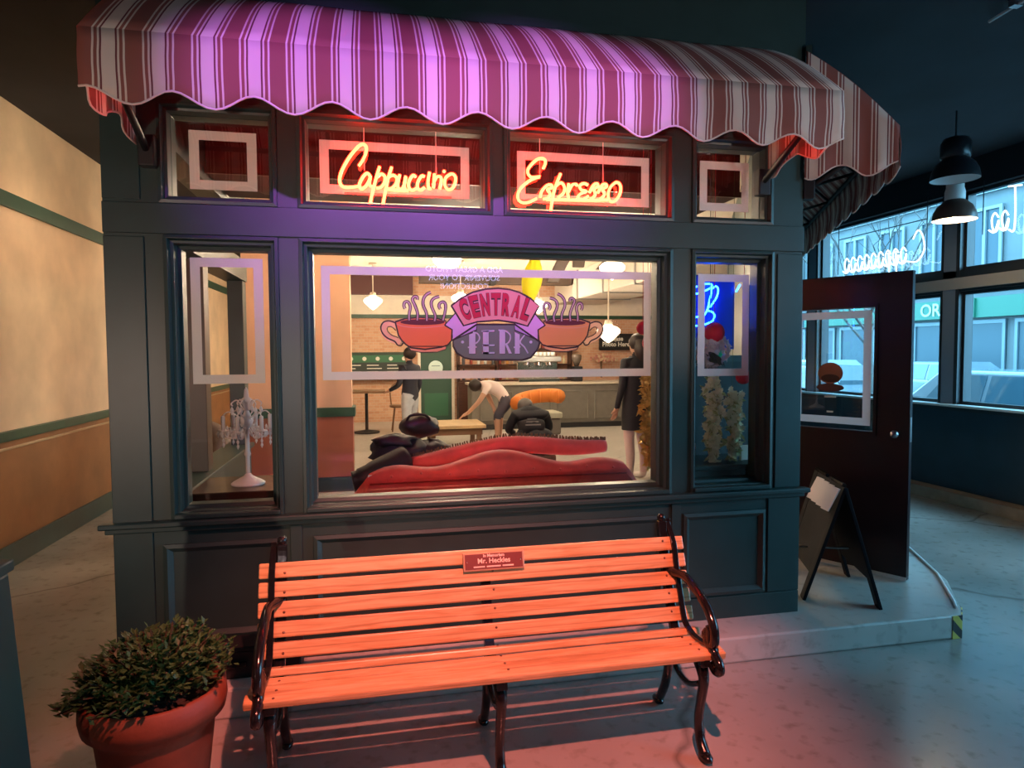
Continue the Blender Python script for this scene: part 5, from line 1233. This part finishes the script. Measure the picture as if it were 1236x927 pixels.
# blue neon in the narrow window
E6 = lambda p: zo(830,325,.08097,p)
bl = [E6([(240,220),(330,218),(365,240),(330,285),(240,330)]), E6([(360,240),(355,330),(325,470),(295,600),(245,690)]), E6([(365,290),(420,255),(455,300),(430,420),(330,570)]), E6([(300,615),(370,640),(400,690),(370,770),(255,825)]), E6([(40,300),(140,255)]), E6([(40,370),(150,362)]), E6([(60,600),(110,705),(165,705)]), E6([(30,840),(140,842)]), E6([(720,335),(780,230)])]
t, ap = neon_sign('neon_sign', 'glowing cyan blue neon script hanging in the narrow window', bl, .42, NEONB, .0055)
bx(3.03,3.42,.445,.452,1.66,2.12).build('backing', mat('blue_acrylic',(.01,.06,.55),.3,trans=.4), t)
bx(3.03,3.36,.454,.458,1.60,1.72).build('green_backing', mat('green_acrylic',(.01,.45,.25),.3,trans=.4), t)
MB().tube([(3.06,.448,2.1),(3.06,.448,2.3)], .002, 4).build('wire', BLACKM, t); MB().tube([(3.38,.448,2.1),(3.38,.448,2.3)], .002, 4).build('wire', BLACKM, t)
# yellow cloth and dark ornaments hanging from the café ceiling
t = thing('yellow_cloth', 'bright yellow cloth hanging from the café ceiling', 'hanging cloth', (3.5,6.0,3.0))
mb = MB(); n = 12
for i in range(n+1):
    z = 3.02-.75*i/n; w = .05+.10*math.sin(math.pi*min(1,i/n*1.15))
    for j in range(10): a = 2*math.pi*j/10; mb.v.append((3.50-.10*i/n+w*math.cos(a)*(1+.2*math.sin(3*a)),6.0+w*.7*math.sin(a),z))
for i in range(n):
    for j in range(10): mb.f.append((i*10+j,i*10+(j+1) % 10,(i+1)*10+(j+1) % 10,(i+1)*10+j))
mb.f += [tuple(range(9,-1,-1)), tuple(n*10+j for j in range(10))]
mb.build('cloth', mat('bright_yellow',(.80,.75,.02),.7,trans=.2), t, smooth=True); MB().tube([(3.5,6.0,3.0),(3.5,6.0,3.3)], .008, 5).build('cord', BLACKM, t)
for k, (x, y, z, dx, lab) in enumerate(((3.78,6.1,2.66,.25,'dark wooden paddle hanging beside the yellow cloth'),(4.25,6.3,2.92,-.02,'dark wooden block hanging right of the paddle'),(4.72,6.6,2.93,.22,'dark wooden wedge hanging by the air duct'))):
    t = thing('hanging_ornament', lab, 'ornament', (x,y,3.3)); 
    MB().add([(x-.10,y-.03,z),(x+.08,y-.03,z),(x+.14+dx,y-.03,3.22),(x-.06+dx,y-.03,3.22),(x-.10,y+.03,z),(x+.08,y+.03,z),(x+.14+dx,y+.03,3.22),(x-.06+dx,y+.03,3.22)], [(0,1,2,3),(7,6,5,4),(0,4,5,1),(1,5,6,2),(2,6,7,3),(3,7,4,0)]).build('blade', mat('ornament_brown',(.055,.03,.022),.5), t, bevel=.01)
    MB().tube([(x+dx,y,3.2),(x+dx,y,3.3)], .006, 5).build('cord', BLACKM, t)
# lit notice behind the viewer (it shows mirrored in the big pane)
t = thing('lit_notice', 'backlit blue notice with white lettering on the wall behind the viewer', 'sign', (1.5,-5.19,2.0))
L0 = px(561,335,2*GY+5.14)
bx(L0.x-.62,L0.x+.62,-5.198,-5.165,L0.z-.22,L0.z+.22).build('panel', mat('notice_navy',(.01,.015,.06),.4), t)
for q, (txt, dz) in enumerate((('ADD A GREAT PHOTO',.075),('SOUVENIR TO YOUR',-.035),('COLLECTION!',-.145))):
    mb = text_mb(txt, .102, .002); mapv(mb, lambda v: (L0.x-v.x*.98, -5.155, L0.z+dz+v.y)).build('notice_lettering', mat('lit_lettering',(.8,.85,1),.5,emit=(.45,.5,1.0),estr=7), t)
